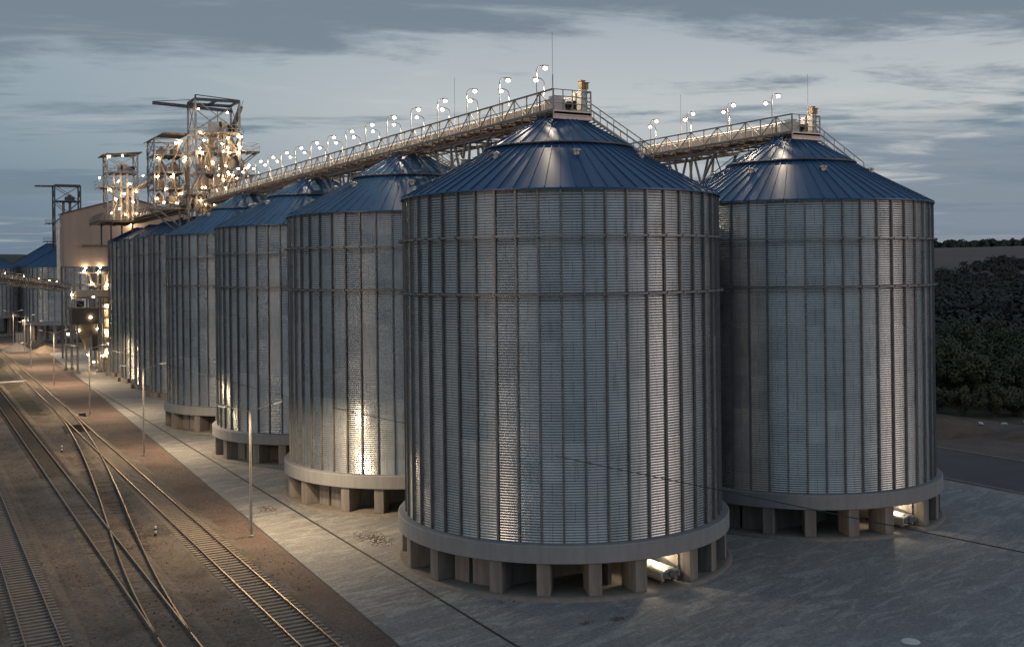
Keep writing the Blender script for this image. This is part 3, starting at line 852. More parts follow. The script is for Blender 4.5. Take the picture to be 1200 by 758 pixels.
    mb = MB(); c = [(-2.2, -1.2, 33.2), (-.4, -1.2, 30.9), (2.0, -1.3, 33.6)]
    for k, (x, y, z) in enumerate(c):
        mb.lathe([(.15, z-1.3), (.75, z-.3), (.75, z+.6), (.3, z+1.0), (.01, z+1.02)], 16, (x, y))
    mb.build('cyclone', M['duct'], t, smooth=False)
    rnd = random.Random(3); P_ = [(-2.6, -2.5, 41.0), (1.6, -1.5, 40.9)]
    for z in (37.4, 36.2, 35.0, 33.4, 31.7, 30.3, 28.8, 27.5, 26.4):
        for k in range(5):
            P_.append((rnd.uniform(X0+.2, X1+.2), rnd.choice((Y0-.35, Y0-.35, 0)), z+rnd.uniform(-.5, .4)))
    P_ += [(5.7, -2.4, 31.1), (4.2, -2.5, 33.2), (1.4, -2.5, 37.2)]
    lamps(t, P_, .13)
    return tag(t, 'tall lit elevator tower with an open hoist frame, ending the long gallery', 'elevator tower')
T1()
def ANNEX():
    t = empty('screening_house', (-4.4, 98.6, 0))
    X0, X1, Y0, Y1 = -2.3, 2.1, -2.2, 2.6
    lattice(t, X0, X1, Y0, Y1, 27.6, 37.2, [30.3, 32.6, 35.0], .2)
    for z in (30.3, 32.6, 35.0): deck(t, X0-.15, X1, Y0, Y1, z, rail=True)
    mb = MB(); mb.v = [(X0-.5, Y0-.4, 37.1), (X0+1.2, Y0-.4, 38.1), (X1+.3, Y0-.4, 38.1), (X1+.3, Y1+.4, 38.1), (X0+1.2, Y1+.4, 38.1), (X0-.5, Y1+.4, 37.1)]
    mb.v += [(x, y, z-.14) for x, y, z in mb.v]
    mb.f = [(0, 1, 4, 5), (1, 2, 3, 4), (6, 11, 10, 7), (7, 10, 9, 8)]+[(i, 6+i, 6+(i+1) % 6, (i+1) % 6) for i in range(6)]
    mb.build('roof', M['underframe'], t)
    for i, (x, z, h) in enumerate(((-1.4, 28.2, 1.6), (.4, 28.2, 1.9), (-1.2, 30.4, 1.5), (.8, 30.4, 1.7), (-1.0, 32.7, 1.6), (.9, 32.7, 1.5), (-.9, 35.1, 1.3), (1.0, 35.1, 1.5))):
        mb = MB(); mb.box(x-.6, -1.2, z, x+.5, .8, z+h*.6); mb.lathe([(.5, z+h*.6), (.15, z+h)], 10, (x, -.3)); mb.build('sieve_machine', M['duct'], t)
    for s_ in ([(-1.8, -2.2, 34.6), (-.8, -2.3, 32), (-1.2, -2.4, 28)], [(1.2, -2.2, 36.6), (0, -2.3, 33.6), (.8, -2.4, 29)], [(-.2, -2.3, 36.6), (-1.6, -2.3, 34), (-2.0, -2.4, 30)],
               [(1.6, -2.3, 34.4), (1.9, -2.4, 31), (.9, -2.4, 28)]): pipe(t, s_, .18)
    rnd = random.Random(5); P_ = []
    for z in (36.6, 34.6, 32.2, 29.9, 28.6):
        for k in range(3): P_.append((rnd.uniform(X0+.3, X1), Y0-.35, z+rnd.uniform(-.5, .3)))
    lamps(t, P_, .13)
    for y in (Y0, Y1):
        mb = MB(); mb.bar((X1, y, .1), (X1, y, 27.6), .24); mb.bar((X0, y, 27.6), (X1, y, 24.2), .18); mb.bar((X0, y, 27.5), (X1, y, 27.5), .2); mb.build('leg', M['truss'], t)
    return tag(t, 'open steel screening house full of lamps, left against the tall tower', 'screening house')
ANNEX()
def T2():
    t = empty('lookout_tower', (-4.0, 141, 27.75))
    X0, X1, Y0, Y1 = -2.5, 2.6, -2.2, 2.2
    lattice(t, X0, X1, Y0, Y1, 0, 11.6, [2.6, 5.8, 8.4], .22)
    mb = MB(); mb.bar((X0, Y0, 11), (X1, Y0, 8.4), .1); mb.bar((X0, Y0, 8.4), (X0, Y1, 11), .1); mb.bar((X1, Y0, 0), (X0, Y0, 2.6), .1); mb.build('diagonal', M['truss'], t)
    mb = MB(); mb.v = [(X0-.8, Y0-.6, 11.4), (X1+.7, Y0-.6, 12.1), (X1+.7, Y1+.6, 12.1), (X0-.8, Y1+.6, 11.4)]
    mb.v += [(x, y, z-.2) for x, y, z in mb.v]; mb.f = [(0, 1, 2, 3), (4, 7, 6, 5)]+[(i, 4+i, 4+(i+1) % 4, (i+1) % 4) for i in range(4)]
    mb.build('roof', M['underframe'], t)
    deck(t, X0-1.5, X1+.2, Y0-.4, Y1, 5.8, 'casing'); deck(t, X0, X1, Y0, Y1, 8.4)
    mb = MB(); mb.box(-.4, -1, 8.45, 2.2, .6, 9.6); mb.tube([(.6, -1.1, 9.6), (.6, .4, 9.6)], .6, 12); mb.build('head_housing', M['white'], t)
    mb = MB(); mb.tube([(1.5, -1.5, 9.2), (2.2, -1.5, 9.2)], .3, 10); mb.tube([(-.1, -1.5, 9.3), (.2, -1.5, 9.3)], .42, 10); mb.build('drive_motor', M['black'], t)
    for xx in (-1.4, -.2, .9, 1.8): mb = MB(); mb.box(xx-.2, -1.7, 0, xx+.2, -1.3, 8.4 if xx < 1 else 5.8); mb.build('elevator_leg', M['casing'], t)
    for s_ in ([(-2, -2.3, 5.4), (-1, -2.3, 3), (-2.3, -2.4, .6)], [(1.6, -2.3, 5.4), (.4, -2.3, 3.2), (1.2, -2.4, .4)]): pipe(t, s_, .2)
    lamps(t, [(-2.2, -2.5, 11.0), (0, -2.6, 11.2), (-3.9, -2.7, 7.3), (3.9, 0, 8.1), (-2.1, -2.5, 5.2), (-.7, -2.5, 6.8), (1.2, -2.5, 6.4), (.2, -2.6, 4.6), (-1.2, -2.6, 3.6), (1.7, -2.5, 3.2),
              (-1.9, -2.5, 1.2), (.4, -2.6, 1.0), (2.3, -2.5, 1.2), (-.6, -2.6, 2.0), (2.2, -2.6, 5.0)], .155)
    return tag(t, 'smaller lit tower with a flat tilted roof, left of the tall tower', 'elevator tower')
T2()
b = empty('footbridge', (0, 0, 33.3))
mb = MB(); mb.bar((-1.2, 140, 0), (-4.0, 101.6, -.3), 1.2, .35); mb.build('deck', M['casing'], b)
mb = MB()
for s_ in (-.55, .55):
    for h in (.7, 1.3): mb.bar((-1.2+s_, 140, h), (-4.0+s_, 101.6, h-.3), .06)
    for k in range(20): mb.bar((-1.2+s_-2.8*k/19, 140-38.4*k/19, -.3*k/19), (-1.2+s_-2.8*k/19, 140-38.4*k/19, 1.3-.3*k/19), .05)
mb.build('railing', M['truss'], b)
tag(b, 'steel footbridge linking the smaller tower to the screening house', 'footbridge')

def T3():
    t = empty('distant_tower', (4.5, 284.5, 0))
    X0, X1, Y0, Y1 = -3.9, 3.2, -2.5, 2.5
    lattice(t, X0, X1, Y0, Y1, .1, 44.6, [8, 14, 20, 26, 33.5, 40], .4, 'darksteel')
    mb = MB(); mb.bar((-9.0, 0, 44.4), (3.6, 0, 44.6), .5, .5); mb.bar((X0, Y0, 44.7), (X1, Y0, 44.7), .4); mb.build('hoist_beam', M['darksteel'], t)
    deck(t, X0, X1, Y0, Y1, 40, 'darksteel', rail=False); deck(t, X0-2.2, X1, Y0, Y1, 33.5, 'darksteel'); deck(t, X0-2.8, X1, Y0, Y1, 28.2, 'darksteel')
    mb = MB(); mb.box(-.8, -1, 40, 1.8, 1, 41.4); mb.box(0, -.5, 41.4, 1, .5, 42); mb.build('head_housing', M['darksteel'], t)
    mb = MB(); mb.box(.2, -.4, 20, .9, .4, 40); mb.box(-1.6, -.4, 20, -.9, .4, 40); mb.build('elevator_leg', M['truss'], t)
    return tag(t, 'unlit dark elevator tower with a hoist beam, far behind the beige building', 'elevator tower')
T3()

# beige building on steel legs
def beige():
    t = empty('raised_warehouse', (-8.2, 186, 0))
    W_, D_, z0, z1, zr = 26., 7., 20.0, 31.2, 34.8
    mb = MB(); hw = W_/2
    for y in (0, D_): mb.v += [(0, y, z0), (W_, y, z0), (W_, y, z1), (hw, y, zr), (0, y, z1)]
    mb.f = [(0, 1, 2, 3, 4), (9, 8, 7, 6, 5), (0, 4, 9, 5), (1, 6, 7, 2), (0, 5, 6, 1)]
    mb.build('wall', M['clad'], t)
    mb = MB()
    mb.v = [(-.3, -.3, z1), (hw, -.3, zr+.1), (W_+.3, -.3, z1), (-.3, D_+.3, z1), (hw, D_+.3, zr+.1), (W_+.3, D_+.3, z1)]
    mb.v += [(x, y, z+.2) for x, y, z in mb.v]
    mb.f = [(0, 1, 4, 3), (1, 2, 5, 4), (6, 9, 10, 7), (7, 10, 11, 8), (0, 6, 7, 1), (1, 7, 8, 2), (3, 4, 10, 9), (4, 5, 11, 10), (0, 3, 9, 6), (2, 8, 11, 5)]
    mb.build('roof', M['darksteel'], t)
    for x in (.3, 6, 12, 18, 25.6):
        for y in (.3, D_-.3):
            mb = MB(); mb.bar((x, y, 0), (x, y, z0), .35); mb.build('leg', M['darksteel'], t)
    for x0, x1, h in ((3.5, 9, 0), (8, 13, 0)):
        mb = MB(); mb.tube([(x1, -.6, 23.5), (x1, -.6, 24.4), (x0, -.6, 24.4)], .22, 8); mb.build('duct', M['hopper'], t)
    lamps(t, [(13.6, -.9, 29.0), (15.2, -.8, 27.0), (4.2, -.5, 19.7), (7.2, -.5, 19.8)], .24, 'lampfar')
    return tag(t, 'big windowless beige building raised on steel legs, left of the lit towers', 'industrial building')
beige()
mb = MB(); mb.tube([(0, 0, 15.2), (0, 0, 27.4)], .30, 12); 
for k in range(24): mb.lathe([(.31, 15.5+k*.5), (.36, 15.55+k*.5), (.31, 15.6+k*.5)], 12)
ch = empty('exhaust_pipe', (-11.3, 168, 0)); mb.build('pipe', M['white'], ch)
mb = MB(); mb.lathe([(.31, 27.4), (.45, 27.5), (.45, 28.4), (.1, 28.5), (.01, 28.5)], 12); mb.build('cap', M['white'], ch)
mb = MB(); mb.bar((0, 0, 15.3), (0, -2.2, 15.3), .2); mb.bar((0, 0, 20.5), (3, 18, 20.5), .15); mb.build('bracket', M['darksteel'], ch)
tag(ch, 'slim ribbed vertical pipe with a white cap, in front of the beige building', 'pipe')

def hopper():
    t = empty('hopper_frame', (-8.3, 156, 0))
    X0, X1, Y0, Y1 = -2.6, 2.9, -3.6, 5.5
    mb = MB()
    for x in (X0, X0+1.0, X1-.9, X1):
        for y in (Y0, Y0+1.0, Y1):
            mb = MB(); mb.bar((x, y, .1), (x, y, 18.8 if x > 0 else 11.9), .24); mb.box(x-.35, y-.35, .1, x+.35, y+.35, .6); mb.build('leg', M['truss'], t)
    def cb(*a_): m_ = MB(); m_.bar(*a_); m_.build('crossbeam', M['truss'], t)
    for z in (1.8, 3.4, 5.0, 6.6, 8.4):
        cb((X0, Y0, z), (X0+1, Y0, z), .12); cb((X0, Y0, z), (X0, Y0+1, z), .12); cb((X1-.9, Y0, z), (X1, Y0, z), .12)
        cb((X0, Y1, z), (X0+1, Y1, z), .12)
    for z in (11.9, 14.0, 16.4, 18.6): cb((X0, Y0, z), (X1+2.4, Y0, z), .22, .28); cb((X0, Y1, z), (X1+2.4, Y1, z), .2); cb((X0, Y0, z), (X0, Y1, z), .2)
    for x in (X0, 0, X1): cb((x, Y0, 11.9), (x, Y0, 18.8), .2); cb((x, Y1, 11.9), (x, Y1, 18.8), .2)
    cb((X0, Y0, 14), (0, Y0, 11.9), .1); cb((0, Y0, 14), (X1, Y0, 11.9), .1)
    for z in (2.6, 4.6, 6.4, 8.2, 10.2): cb((X1, Y0+.5, z), (X1+2.4, Y0+.5, z), .18)
    for x in (X1+1.2, X1+2.4): cb((x, Y0+.5, .1), (x, Y0+.5, 18.6), .16)
    mb = MB(); mb.box(X0+.05, Y0-.25, 9.2, 2.1, Y0+4.0, 12.1); mb.build('bin', M['hopper'], t)
    mb = MB(); cx, cy_ = -.2, -1.7
    top = [(-2.2, -3.6, 9.2), (1.8, -3.6, 9.2), (1.8, .3, 9.2), (-2.2, .3, 9.2)]; bot = [(cx-.3, cy_-.3, 5.6), (cx+.3, cy_-.3, 5.6), (cx+.3, cy_+.3, 5.6), (cx-.3, cy_+.3, 5.6)]
    mb.v = top+bot; mb.f = [(i, 4+i, 4+(i+1) % 4, (i+1) % 4) for i in range(4)]; mb.build('cone', M['hopper'], t)
    mb = MB(); mb.tube([(cx, cy_, 5.6), (cx, cy_, 4.3)], .25, 10); mb.build('spout', M['yellow'], t)
    mb = MB(); mb.box(X0+.6, Y0-.5, 14.2, X1+1.4, Y0-.1, 15.4); mb.build('screw_conveyor', M['casing'], t)
    for s_ in ([(.5, Y0, 18.4), (.8, Y0, 17), (1.8, Y0, 16.0)], [(3.2, Y0, 18.4), (3.4, Y0, 17), (2.6, Y0, 15)], [(4.3, Y0, 14), (4.2, Y0, 8), (3.6, Y0, 2)], [(2.1, Y0, 4), (2.2, Y0, 1)]): pipe(t, s_, .25)
    mb = MB(); mb.box(X1+.25, Y0+1.6, .1, X1+2.3, Y0+3.6, 18.2); mb.build('lift_housing', M['casing'], t)
    for z in (2.6, 4.6, 6.4, 8.2, 10.2, 12.6, 14.8): mb = MB(); mb.box(X1+.1, Y0+.3, z, X1+2.4, Y0+1.55, z+.14); mb.build('landing', M['truss'], t)
    mb = MB(); mb.box(-1.6, Y0+.4, 12.3, -.4, Y0+1.4, 13.4); mb.box(1, Y0+.5, 4.2, 2, Y0+1.5, 8); mb.build('machine', M['black'], t)
    lamps(t, [(-.4, Y0-.5, 18.9), (2.2, Y0-.5, 18.8), (-2.6, Y0-.5, 14.6), (3.6, Y0-.3, 16.3), (1.9, Y0+.2, 8.2), (3.6, Y0, 12.4), (4.4, Y0, 8.9), (-1.4, Y0+.4, 8.0), (3.9, Y0, 5.4), (1.2, Y0, 14.1), (2.8, Y0, 3.2), (.6, Y0-.3, 10.4), (-2.2, Y1, 7.0), (4.8, Y0-.2, 17.4), (4.6, Y0-.2, 7.1), (.9, Y0-.3, 16.6), (4.6, Y0+.7, 9.6), (3.8, Y0+.7, 3.6), (4.2, Y0+.7, 12.2), (3.6, Y0+.7, 7.4), (4.4, Y0+.7, 16.2), (.3, Y0+1, 3.4), (1.3, Y0+1.4, 2.0)], .2, 'lampfar')
    return tag(t, 'steel frame holding a dark loading hopper over the paving, left of the narrow silos', 'hopper')
hopper()

# far conveyor at the left
def far_conv():
    A = Vector((-42, 80, 20.5)); B = Vector((-9.6, 171.5, 15.6))
    t = empty('far_conveyor', tuple(A)); d = B-A; L_ = d.length; u = d.normalized(); sd_ = Vector((u.y, -u.x, 0)).normalized()
    def P(a, s_, z): return u*a + sd_*s_ + Vector((0, 0, z))
    mb = MB(); mb.bar(P(0, 0, 0), P(L_, 0, 0), 1.8, .15); mb.build('deck', M['underframe'], t)
    mb = MB(); mb.bar(P(0, 0, .5), P(L_, 0, .5), .7, .6); mb.build('conveyor_casing', M['casing'], t)
    mb = MB(); n = 50
    for s_ in (-.95, .95):
        mb.bar(P(0, s_, 1.1), P(L_, s_, 1.1), .12); mb.bar(P(0, s_, -.7), P(L_, s_, -.7), .14)
        for k in range(n):
            a, b_ = L_*k/n, L_*(k+1)/n; mb.bar(P(a, s_, -.7), P(a, s_, 1.1), .08); mb.bar(P(a, s_, -.7), P(b_, s_, 1.1), .07)
    mb.build('side_truss', M['truss'], t)
    lamps(t, [tuple(P(L_*f_, -1.2, 1.2)) for f_ in (.45, .62, .74, .84, .92, .98)], .12)
    for f_ in (.28,):
        mb = MB(); q = P(L_*f_, 0, -.7); mb.bar((q.x-.8, q.y, -A.z), (q.x, q.y, q.z), .25); mb.bar((q.x+.8, q.y, -A.z), (q.x, q.y, q.z), .25); mb.build('leg', M['truss'], t)
    return tag(t, 'enclosed belt conveyor entering from the left edge and dropping to the hopper frame', 'conveyor')
far_conv()

# ================================================================== yard street lamps
def make_street_lamp():
    g = empty('street_lamp')
    mb = MB(); mb.tube([(0, 0, 0), (0, 0, 4.5), (0, 0, 8.75)], [.11, .085, .06], 10); mb.build('pole', M['steel'], g)
    mb = MB(); mb.lathe([(.2, 0), (.2, .12), (.12, .14)], 12); mb.box(-.2, -.2, 0, .2, .2, .05); mb.build('base_plate', M['steel'], g)
    for s_ in (-1, 1):
        mb = MB(); mb.tube([(0, 0, 8.7), (s_*.6, -.0, 8.8), (s_*1.7, 0, 9.15)], .035, 6); mb.build('arm', M['steel'], g)
        mb = MB(); mb.box(-.35, -.13, -.05, .35, .13, .06); mb.box(-.25, -.1, .06, .2, .1, .1)
        h = mb.build('lamp_head', M['white'], g); h.location = (s_*1.95, 0, 9.22); h.rotation_euler = (0, -s_*.22, 0)
        mb = MB(); mb.box(-.22, -.09, -.075, .28, .09, -.052); mb.build('lens', M['window'], h)
    return g
sl0 = make_street_lamp()
LAB = ['nearest double-armed street lamp on a tall grey pole, in front of the third silo',
       'second double-armed street lamp from the front, at the paving edge beside the tracks',
       'third double-armed street lamp from the front, by the point machine of the tracks',
       'fourth double-armed street lamp from the front, near the hopper frame',
       'fifth double-armed street lamp, just beyond the hopper frame',
       'sixth double-armed street lamp, near the far sand heap', 'farthest double-armed street lamp, beside the distant silos']
for i, (y, x) in enumerate(((14.9, -16.2), (53.6, -16.3), (88.8, -16.6), (132.9, -16.1), (170.7, -16.2), (209.4, -14), (247, -13.5))):
    o = sl0 if i == 0 else copy_tree(sl0)
    o.location = (x, y, .03); tag(o, LAB[i], 'street lamp', 'double-armed street lamps along the paving edge')
    for s_ in (-1, 1):
        ld = bpy.data.lights.new('street_lamp_light', 'SPOT'); ld.energy = (4600 if s_ > 0 else 2500)*(1.5 if i > 2 else 1); ld.color = (1, .745, .46)
        ld.spot_size = R(168); ld.spot_blend = .5; ld.shadow_soft_size = .45
        lo = bpy.data.objects.new('street_lamp_light', ld); COL.objects.link(lo); lo.location = (x+s_*2.05, y, 9.1)
        lo.rotation_euler = (0, R(-s_*6), 0)

# ================================================================== under-silo conveyor heads with lit bay
def hood(x, y, lab):
    t = empty('belt_conveyor', (x, y, .30), R(-87))
    # half-round pale cover
    mb = MB(); n = 10; L0, L1 = -2.6, 1.1; r = .66
    prof = [(r*1.0*cos(pi*j/n), .66+.26*sin(pi*j/n)) for j in range(n+1)]
    for xx in (L0, L1):
        mb.v += [(xx, a, z) for a, z in prof]+[(xx, -r, .42), (xx, r, .42)]
    m_ = n+3
    for j in range(m_): mb.f.append((j, (j+1) % m_, m_+(j+1) % m_, m_+j))
    mb.f += [tuple(range(m_))[::-1], tuple(range(m_, 2*m_))]
    for xx in (-2.2, -1.2, -.2, .8):
        i0 = len(mb.v)
        pr = [((r+.03)*cos(pi*j/n), .66+.29*sin(pi*j/n)) for j in range(n+1)]
        for e in (xx, xx+.06): mb.v += [(e, a, z) for a, z in pr]
        for j in range(n): mb.f.append((i0+j, i0+j+1, i0+n+2+j, i0+n+1+j))
    mb.build('cover', M['hoodp'], t)
    mb = MB(); mb.tube([(L1, 0, .64), (L1+.12, 0, .64)], .19, 14); mb.box(L1, -.58, .42, L1+.04, .58, .74); mb.build('end_bearing', M['darksteel'], t)
    mb = MB(); mb.box(L0, -.5, .2, L1-.1, -.42, .4); mb.box(L0, .42, .2, L1-.1, .5, .4)
    mb.build('frame', M['steel'], t)
    for xx in (-2.2, .7):
        for yy in (-.42, .42): mb = MB(); mb.box(xx, yy-.05, 0, xx+.1, yy+.05, .42); mb.build('leg', M['darksteel'], t)
    return tag(t, lab, 'conveyor')
hood(.95, -8.9, 'pale round-topped conveyor head in the lit bay under the nearest silo')
hood(22.85, -7.0, 'pale round-topped conveyor head in the lit bay under the right silo')
def ramp_panel(x, y, lab):
    mb = MB(); mb.v = [(-2.2, -.05, 0), (.6, -.05, 0), (.6, -.05, .75), (-2.2, -.05, 1.25), (-2.2, .05, 0), (.6, .05, 0), (.6, .05, .75), (-2.2, .05, 1.25)]
    mb.f = [(0, 1, 2, 3), (7, 6, 5, 4), (0, 4, 5, 1), (1, 5, 6, 2), (2, 6, 7, 3), (3, 7, 4, 0)]
    o = mb.build('side_shield', M['black']); o.location = (x, y, .30); o.rotation_euler = (0, 0, R(-90)); tag(o, lab, 'steel panel')
ramp_panel(1.85, -9.1, 'dark sloping steel panel beside the conveyor head under the nearest silo')
ramp_panel(23.75, -7.2, 'dark sloping steel panel beside the conveyor head under the right silo')
for x, y, e, lab in ((1.35, -8.3, 170, 'lit strip lamp under the ring of the nearest silo'), (23.25, -6.4, 150, 'lit strip lamp under the ring of the right silo')):
    mb = MB(); mb.box(-.6, -.06, 0, .6, .06, .06); o = mb.build('strip_lamp', M['lampdim']); o.location = (x, y, 2.04); tag(o, lab, 'lamp')
    ld = bpy.data.lights.new('strip_lamp_light', 'POINT'); ld.energy = e; ld.color = (1, .80, .55); ld.shadow_soft_size = .1
    lo = bpy.data.objects.new('strip_lamp_light', ld); COL.objects.link(lo); lo.location = (x, y, 1.9)

# ================================================================== railway
def ctr_R(y): return -19.5+.0035*(y-20) if y < 60 else -19.36+.005*(y-60)
def path_straight(fx, ys): return [(fx(y), y) for y in ys]
G = .80
def rails(t, path):
    for s_ in (-1, 1):
        mb = MB(); pts = []
        for i, (x, y) in enumerate(path):
            a = path[max(i-1, 0)]; b_ = path[min(i+1, len(path)-1)]
            d = Vector((b_[0]-a[0], b_[1]-a[1], 0)).normalized(); nn = Vector((d.y, -d.x, 0))
            pts.append((Vector((x, y, 0))+nn*G*s_, nn))
        prof = [(-.07, .17), (-.02, .19), (-.02, .26), (-.04, .28), (-.04, .335), (.04, .335), (.04, .28), (.02, .26), (.02, .19), (.07, .17)]
        m_ = len(prof); idx = []
        for p, nn in pts:
            mb.v += [tuple(p+nn*a+Vector((0, 0, z))) for a, z in prof]
        for k in range(len(pts)-1):
            for j in range(m_-1):
                mb.f.append((k*m_+j, k*m_+j+1, (k+1)*m_+j+1, (k+1)*m_+j)); idx.append(1 if j == 4 else 0)
        mb.build('rail', M['rail'], t, mats=[M['railtop']], midx=idx)
def track(label, path, wood, gap=.60, sl_range=None, hw=1.32, far_y=95, bed=True, widen=None):
    t = empty('railway_track', (0, 0, 0))
    rails(t, path)
    # sleepers
    pos = []; acc = 0
    for (x0, y0), (x1, y1) in zip(path[:-1], path[1:]):
        Ls = hypot(x1-x0, y1-y0); a = acc
        while a < Ls:
            f = a/Ls; pos.append((x0+(x1-x0)*f, y0+(y1-y0)*f, atan2(y1-y0, x1-x0))); a += gap
        acc = a-Ls
    if sl_range: pos = [p for p in pos if sl_range[0] < p[1] < sl_range[1]]
    pos.sort(key=lambda p: hypot(p[0]+36.7, p[1]+59.2))
    vis = [p for p in pos if p[1] > -14]
    near = vis[:99]; ns = set(near); rest = [p for p in pos if p not in ns]
    sp = None; rr = random.Random(len(pos))
    m_ = M['woodsleeper'] if wood else M['sleeper']
    for x, y, a in near:
        if sp is None:
            p = MB(); p.box(-.125, -hw, 0, .125, hw, .17); p.box(-.15, -.95, .165, .15, -.65, .185); p.box(-.15, .65, .165, .15, .95, .185); sp = o = p.build('sleeper', m_, t)
        else: o = sp.copy(); COL.objects.link(o); o.parent = t
        o.location = (x, y, .035-rr.random()*.012 if not wood else (.005 if bed else -.115)-rr.random()*.04); o.rotation_euler = (0, 0, a+rr.uniform(-.015, .015))
        if wood: o.scale = (1, rr.uniform(.95, 1.12), 1)
    if rest:
        p = MB()
        for x, y, a in rest:
            d = Vector((cos(a), sin(a), 0)); nn = Vector((-d.y, d.x, 0)); c = Vector((x, y, .11))
            p.bar(c-nn*hw, c+nn*hw, .25, .17)
        o = p.build('sleeper_row', m_, t); o['kind'] = 'stuff'
    if bed:
        mb = MB(); w_ = 1.75
        for x, y in path:
            mb.v += [(x-w_-.35, y, .022), (x-w_+.2, y, .16), (x+w_-.2, y, .16), (x+w_+.35, y, .022)]
        for k in range(len(path)-1):
            for j in range(3): mb.f.append((k*4+j, k*4+j+1, k*4+5+j, k*4+4+j))
        o = mb.build('ballast_bed', M['ballast'], t)
    return tag(t, label, 'railway track', 'railway tracks')
ys = [-60+5*k for k in range(73)]
track('rightmost railway track, nearest the paving, with pale sleepers', path_straight(lambda y: ctr_R(y), ys), False)
track('middle railway track crossed by the diverging rails, on dark sleepers', path_straight(lambda y: -25.35+.0*y, ys), True)
track('leftmost railway track, cut by the left edge of the photo', path_straight(lambda y: -31.15, ys[:60]), False)
# connecting turnout curve
def smooth(a): return a*a*(3-2*a)
def cx(y):
    # from middle track (y<=-4) to right track (y>=98)
    if y <= -4: return -25.35
    if y >= 98: return ctr_R(98)
    k = [(-4, -25.35), (1, -25.22), (9.3, -24.75), (22.7, -23.62), (33, -22.7), (43.6, -21.85), (55, -21.0), (70, -20.1), (84, -19.45), (98, ctr_R(98))]
    for (y0, x0), (y1, x1) in zip(k[:-1], k[1:]):
        if y <= y1: return x0+(x1-x0)*(y-y0)/(y1-y0)
P_ = [(cx(y), y) for y in [-4+2*k for k in range(52)]]
sm_ = P_[:]
for _ in range(8): sm_ = [sm_[0]]+[((a[0]+2*b[0]+c[0])/4, b[1]) for a, b, c in zip(sm_[:-2], sm_[1:-1], sm_[2:])]+[sm_[-1]]
t = track('curving connecting track that leaves the middle track and joins the right one', sm_, True, sl_range=(14, 80), bed=False)
# switch machine, marker posts, boards
o = empty('point_machine', (-17.5, 88.6, .03), R(8)); mb = MB(); mb.box(-.5, -.35, 0, .5, .35, .1); mb.box(-.42, -.28, .1, .3, .28, .5); mb.tube([(-.42, 0, .3), (-1.3, 0, .25)], .04, 6); mb.build('case', M['hopper'], o)
mb = MB(); mb.box(-.9, -.25, .02, -.55, .25, .3); mb.build('cover', M['white'], o)
tag(o, 'small dark point machine box beside the right track, near the third street lamp', 'point machine')
for (x, y, lab) in ((-21.9, 18.7, 'short black and white marker post between the middle and right tracks'), (-23.2, 60.5, 'short black and white marker post between the diverging tracks, farther off'), ):
    o = empty('marker_post', (x, y, .02))
    mb = MB(); mb.lathe([(.09, 0), (.09, .22), (.085, .22)], 10); mb.lathe([(.085, .40), (.085, .55)], 10); mb.build('black_band', M['black'], o)
    mb = MB(); mb.lathe([(.085, .22), (.085, .40)], 10); mb.lathe([(.085, .55), (.08, .68), (.01, .72)], 10); mb.build('post', M['white'], o)
    tag(o, lab, 'marker post')
mb = MB(); mb.box(-30, 142.0, .1, -19.5, 142.7, .30); o = mb.build('crossing_board', M['white']); tag(o, 'pale board laid across the far tracks at the left edge', 'crossing board')
# debris and heaps
def heap(name, x, y, r, h, mat, lab, cat='heap', seed=1, sq=1.0):
    rr = random.Random(seed); mb = MB(); n = 22; m_ = 7
    for k in range(m_+1):
        f = k/m_
        for j in range(n):
            t = 2*pi*j/n; rad = r*(1-f)*(1+.18*sin(3*t+seed)+.12*rr.uniform(-1, 1)); mb.v.append((x+rad*cos(t), y+rad*sin(t)*sq, .08+h*(f**.8)*(1+.1*rr.uniform(-1, 1)) if k else 0))
    for k in range(m_):
        for j in range(n):
            a = k*n+j; b_ = k*n+(j+1) % n; mb.f.append((a, b_, b_+n, a+n))
    o = mb.build(name, mat, smooth=True); tag(o, lab, cat); return o
heap('sand_heap', -9.0, 216, 3.6, 1.6, M['pile'], 'low pale sand heap on the paving near the distant silo')
heap('rubble_heap', -14.5, 225, 3.2, 2.2, M['rubble'], 'grey rubble heap beside the far end of the tracks', seed=4)
heap('earth_heap', 62.5, 21, 5.5, 1.5, M['heapbrown'], 'low brown earth heap beyond the side road, below the trees', seed=3, sq=.8)
heap('earth_mound', 70, 12, 7, 1.3, M['heapbrown'], 'longer dark earth mound at the right edge beyond the side road', seed=6, sq=.6)
rr = random.Random(9)
for i, (x, y, lab) in enumerate(((65.5, 18.6, 'pale broken slab on the dirt beyond the side road'), (67.2, 17.0, 'small pale rock among the debris beyond the side road'), (70.8, 16.8, 'pale flat block at the right end of the debris'))):
    mb = MB(); mb.ico((0, 0, 0), .34, rr.uniform(.8, 1.5), rr.uniform(.7, 1.2), .55); o = mb.build('broken_slab', M['white']); o.location = (x, y, .9); o.rotation_euler = (.3, .2, rr.random()*3); tag(o, lab, 'rubble', 'pale debris beyond the road')
o = empty('storage_container', (-10.8, 262, .1)); mb = MB(); mb.box(-1.2, -3, 0, 1.2, 3, 2.6)
for k in range(14): mb.box(-1.25, -2.9+k*.42, .1, 1.25, -2.9+k*.42+.2, 2.5)
mb.box(-1.28, -3.05, 2.6, 1.28, 3.05, 2.7); mb.build('body', M['container'], o)
mb = MB()
for x in (-.9, -.3, .3, .9): mb.tube([(x, -3.06, .1), (x, -3.06, 2.5)], .04, 6)
mb.build('door_bar', M['steel'], o); tag(o, 'dark blue storage container left of the distant silo', 'container')
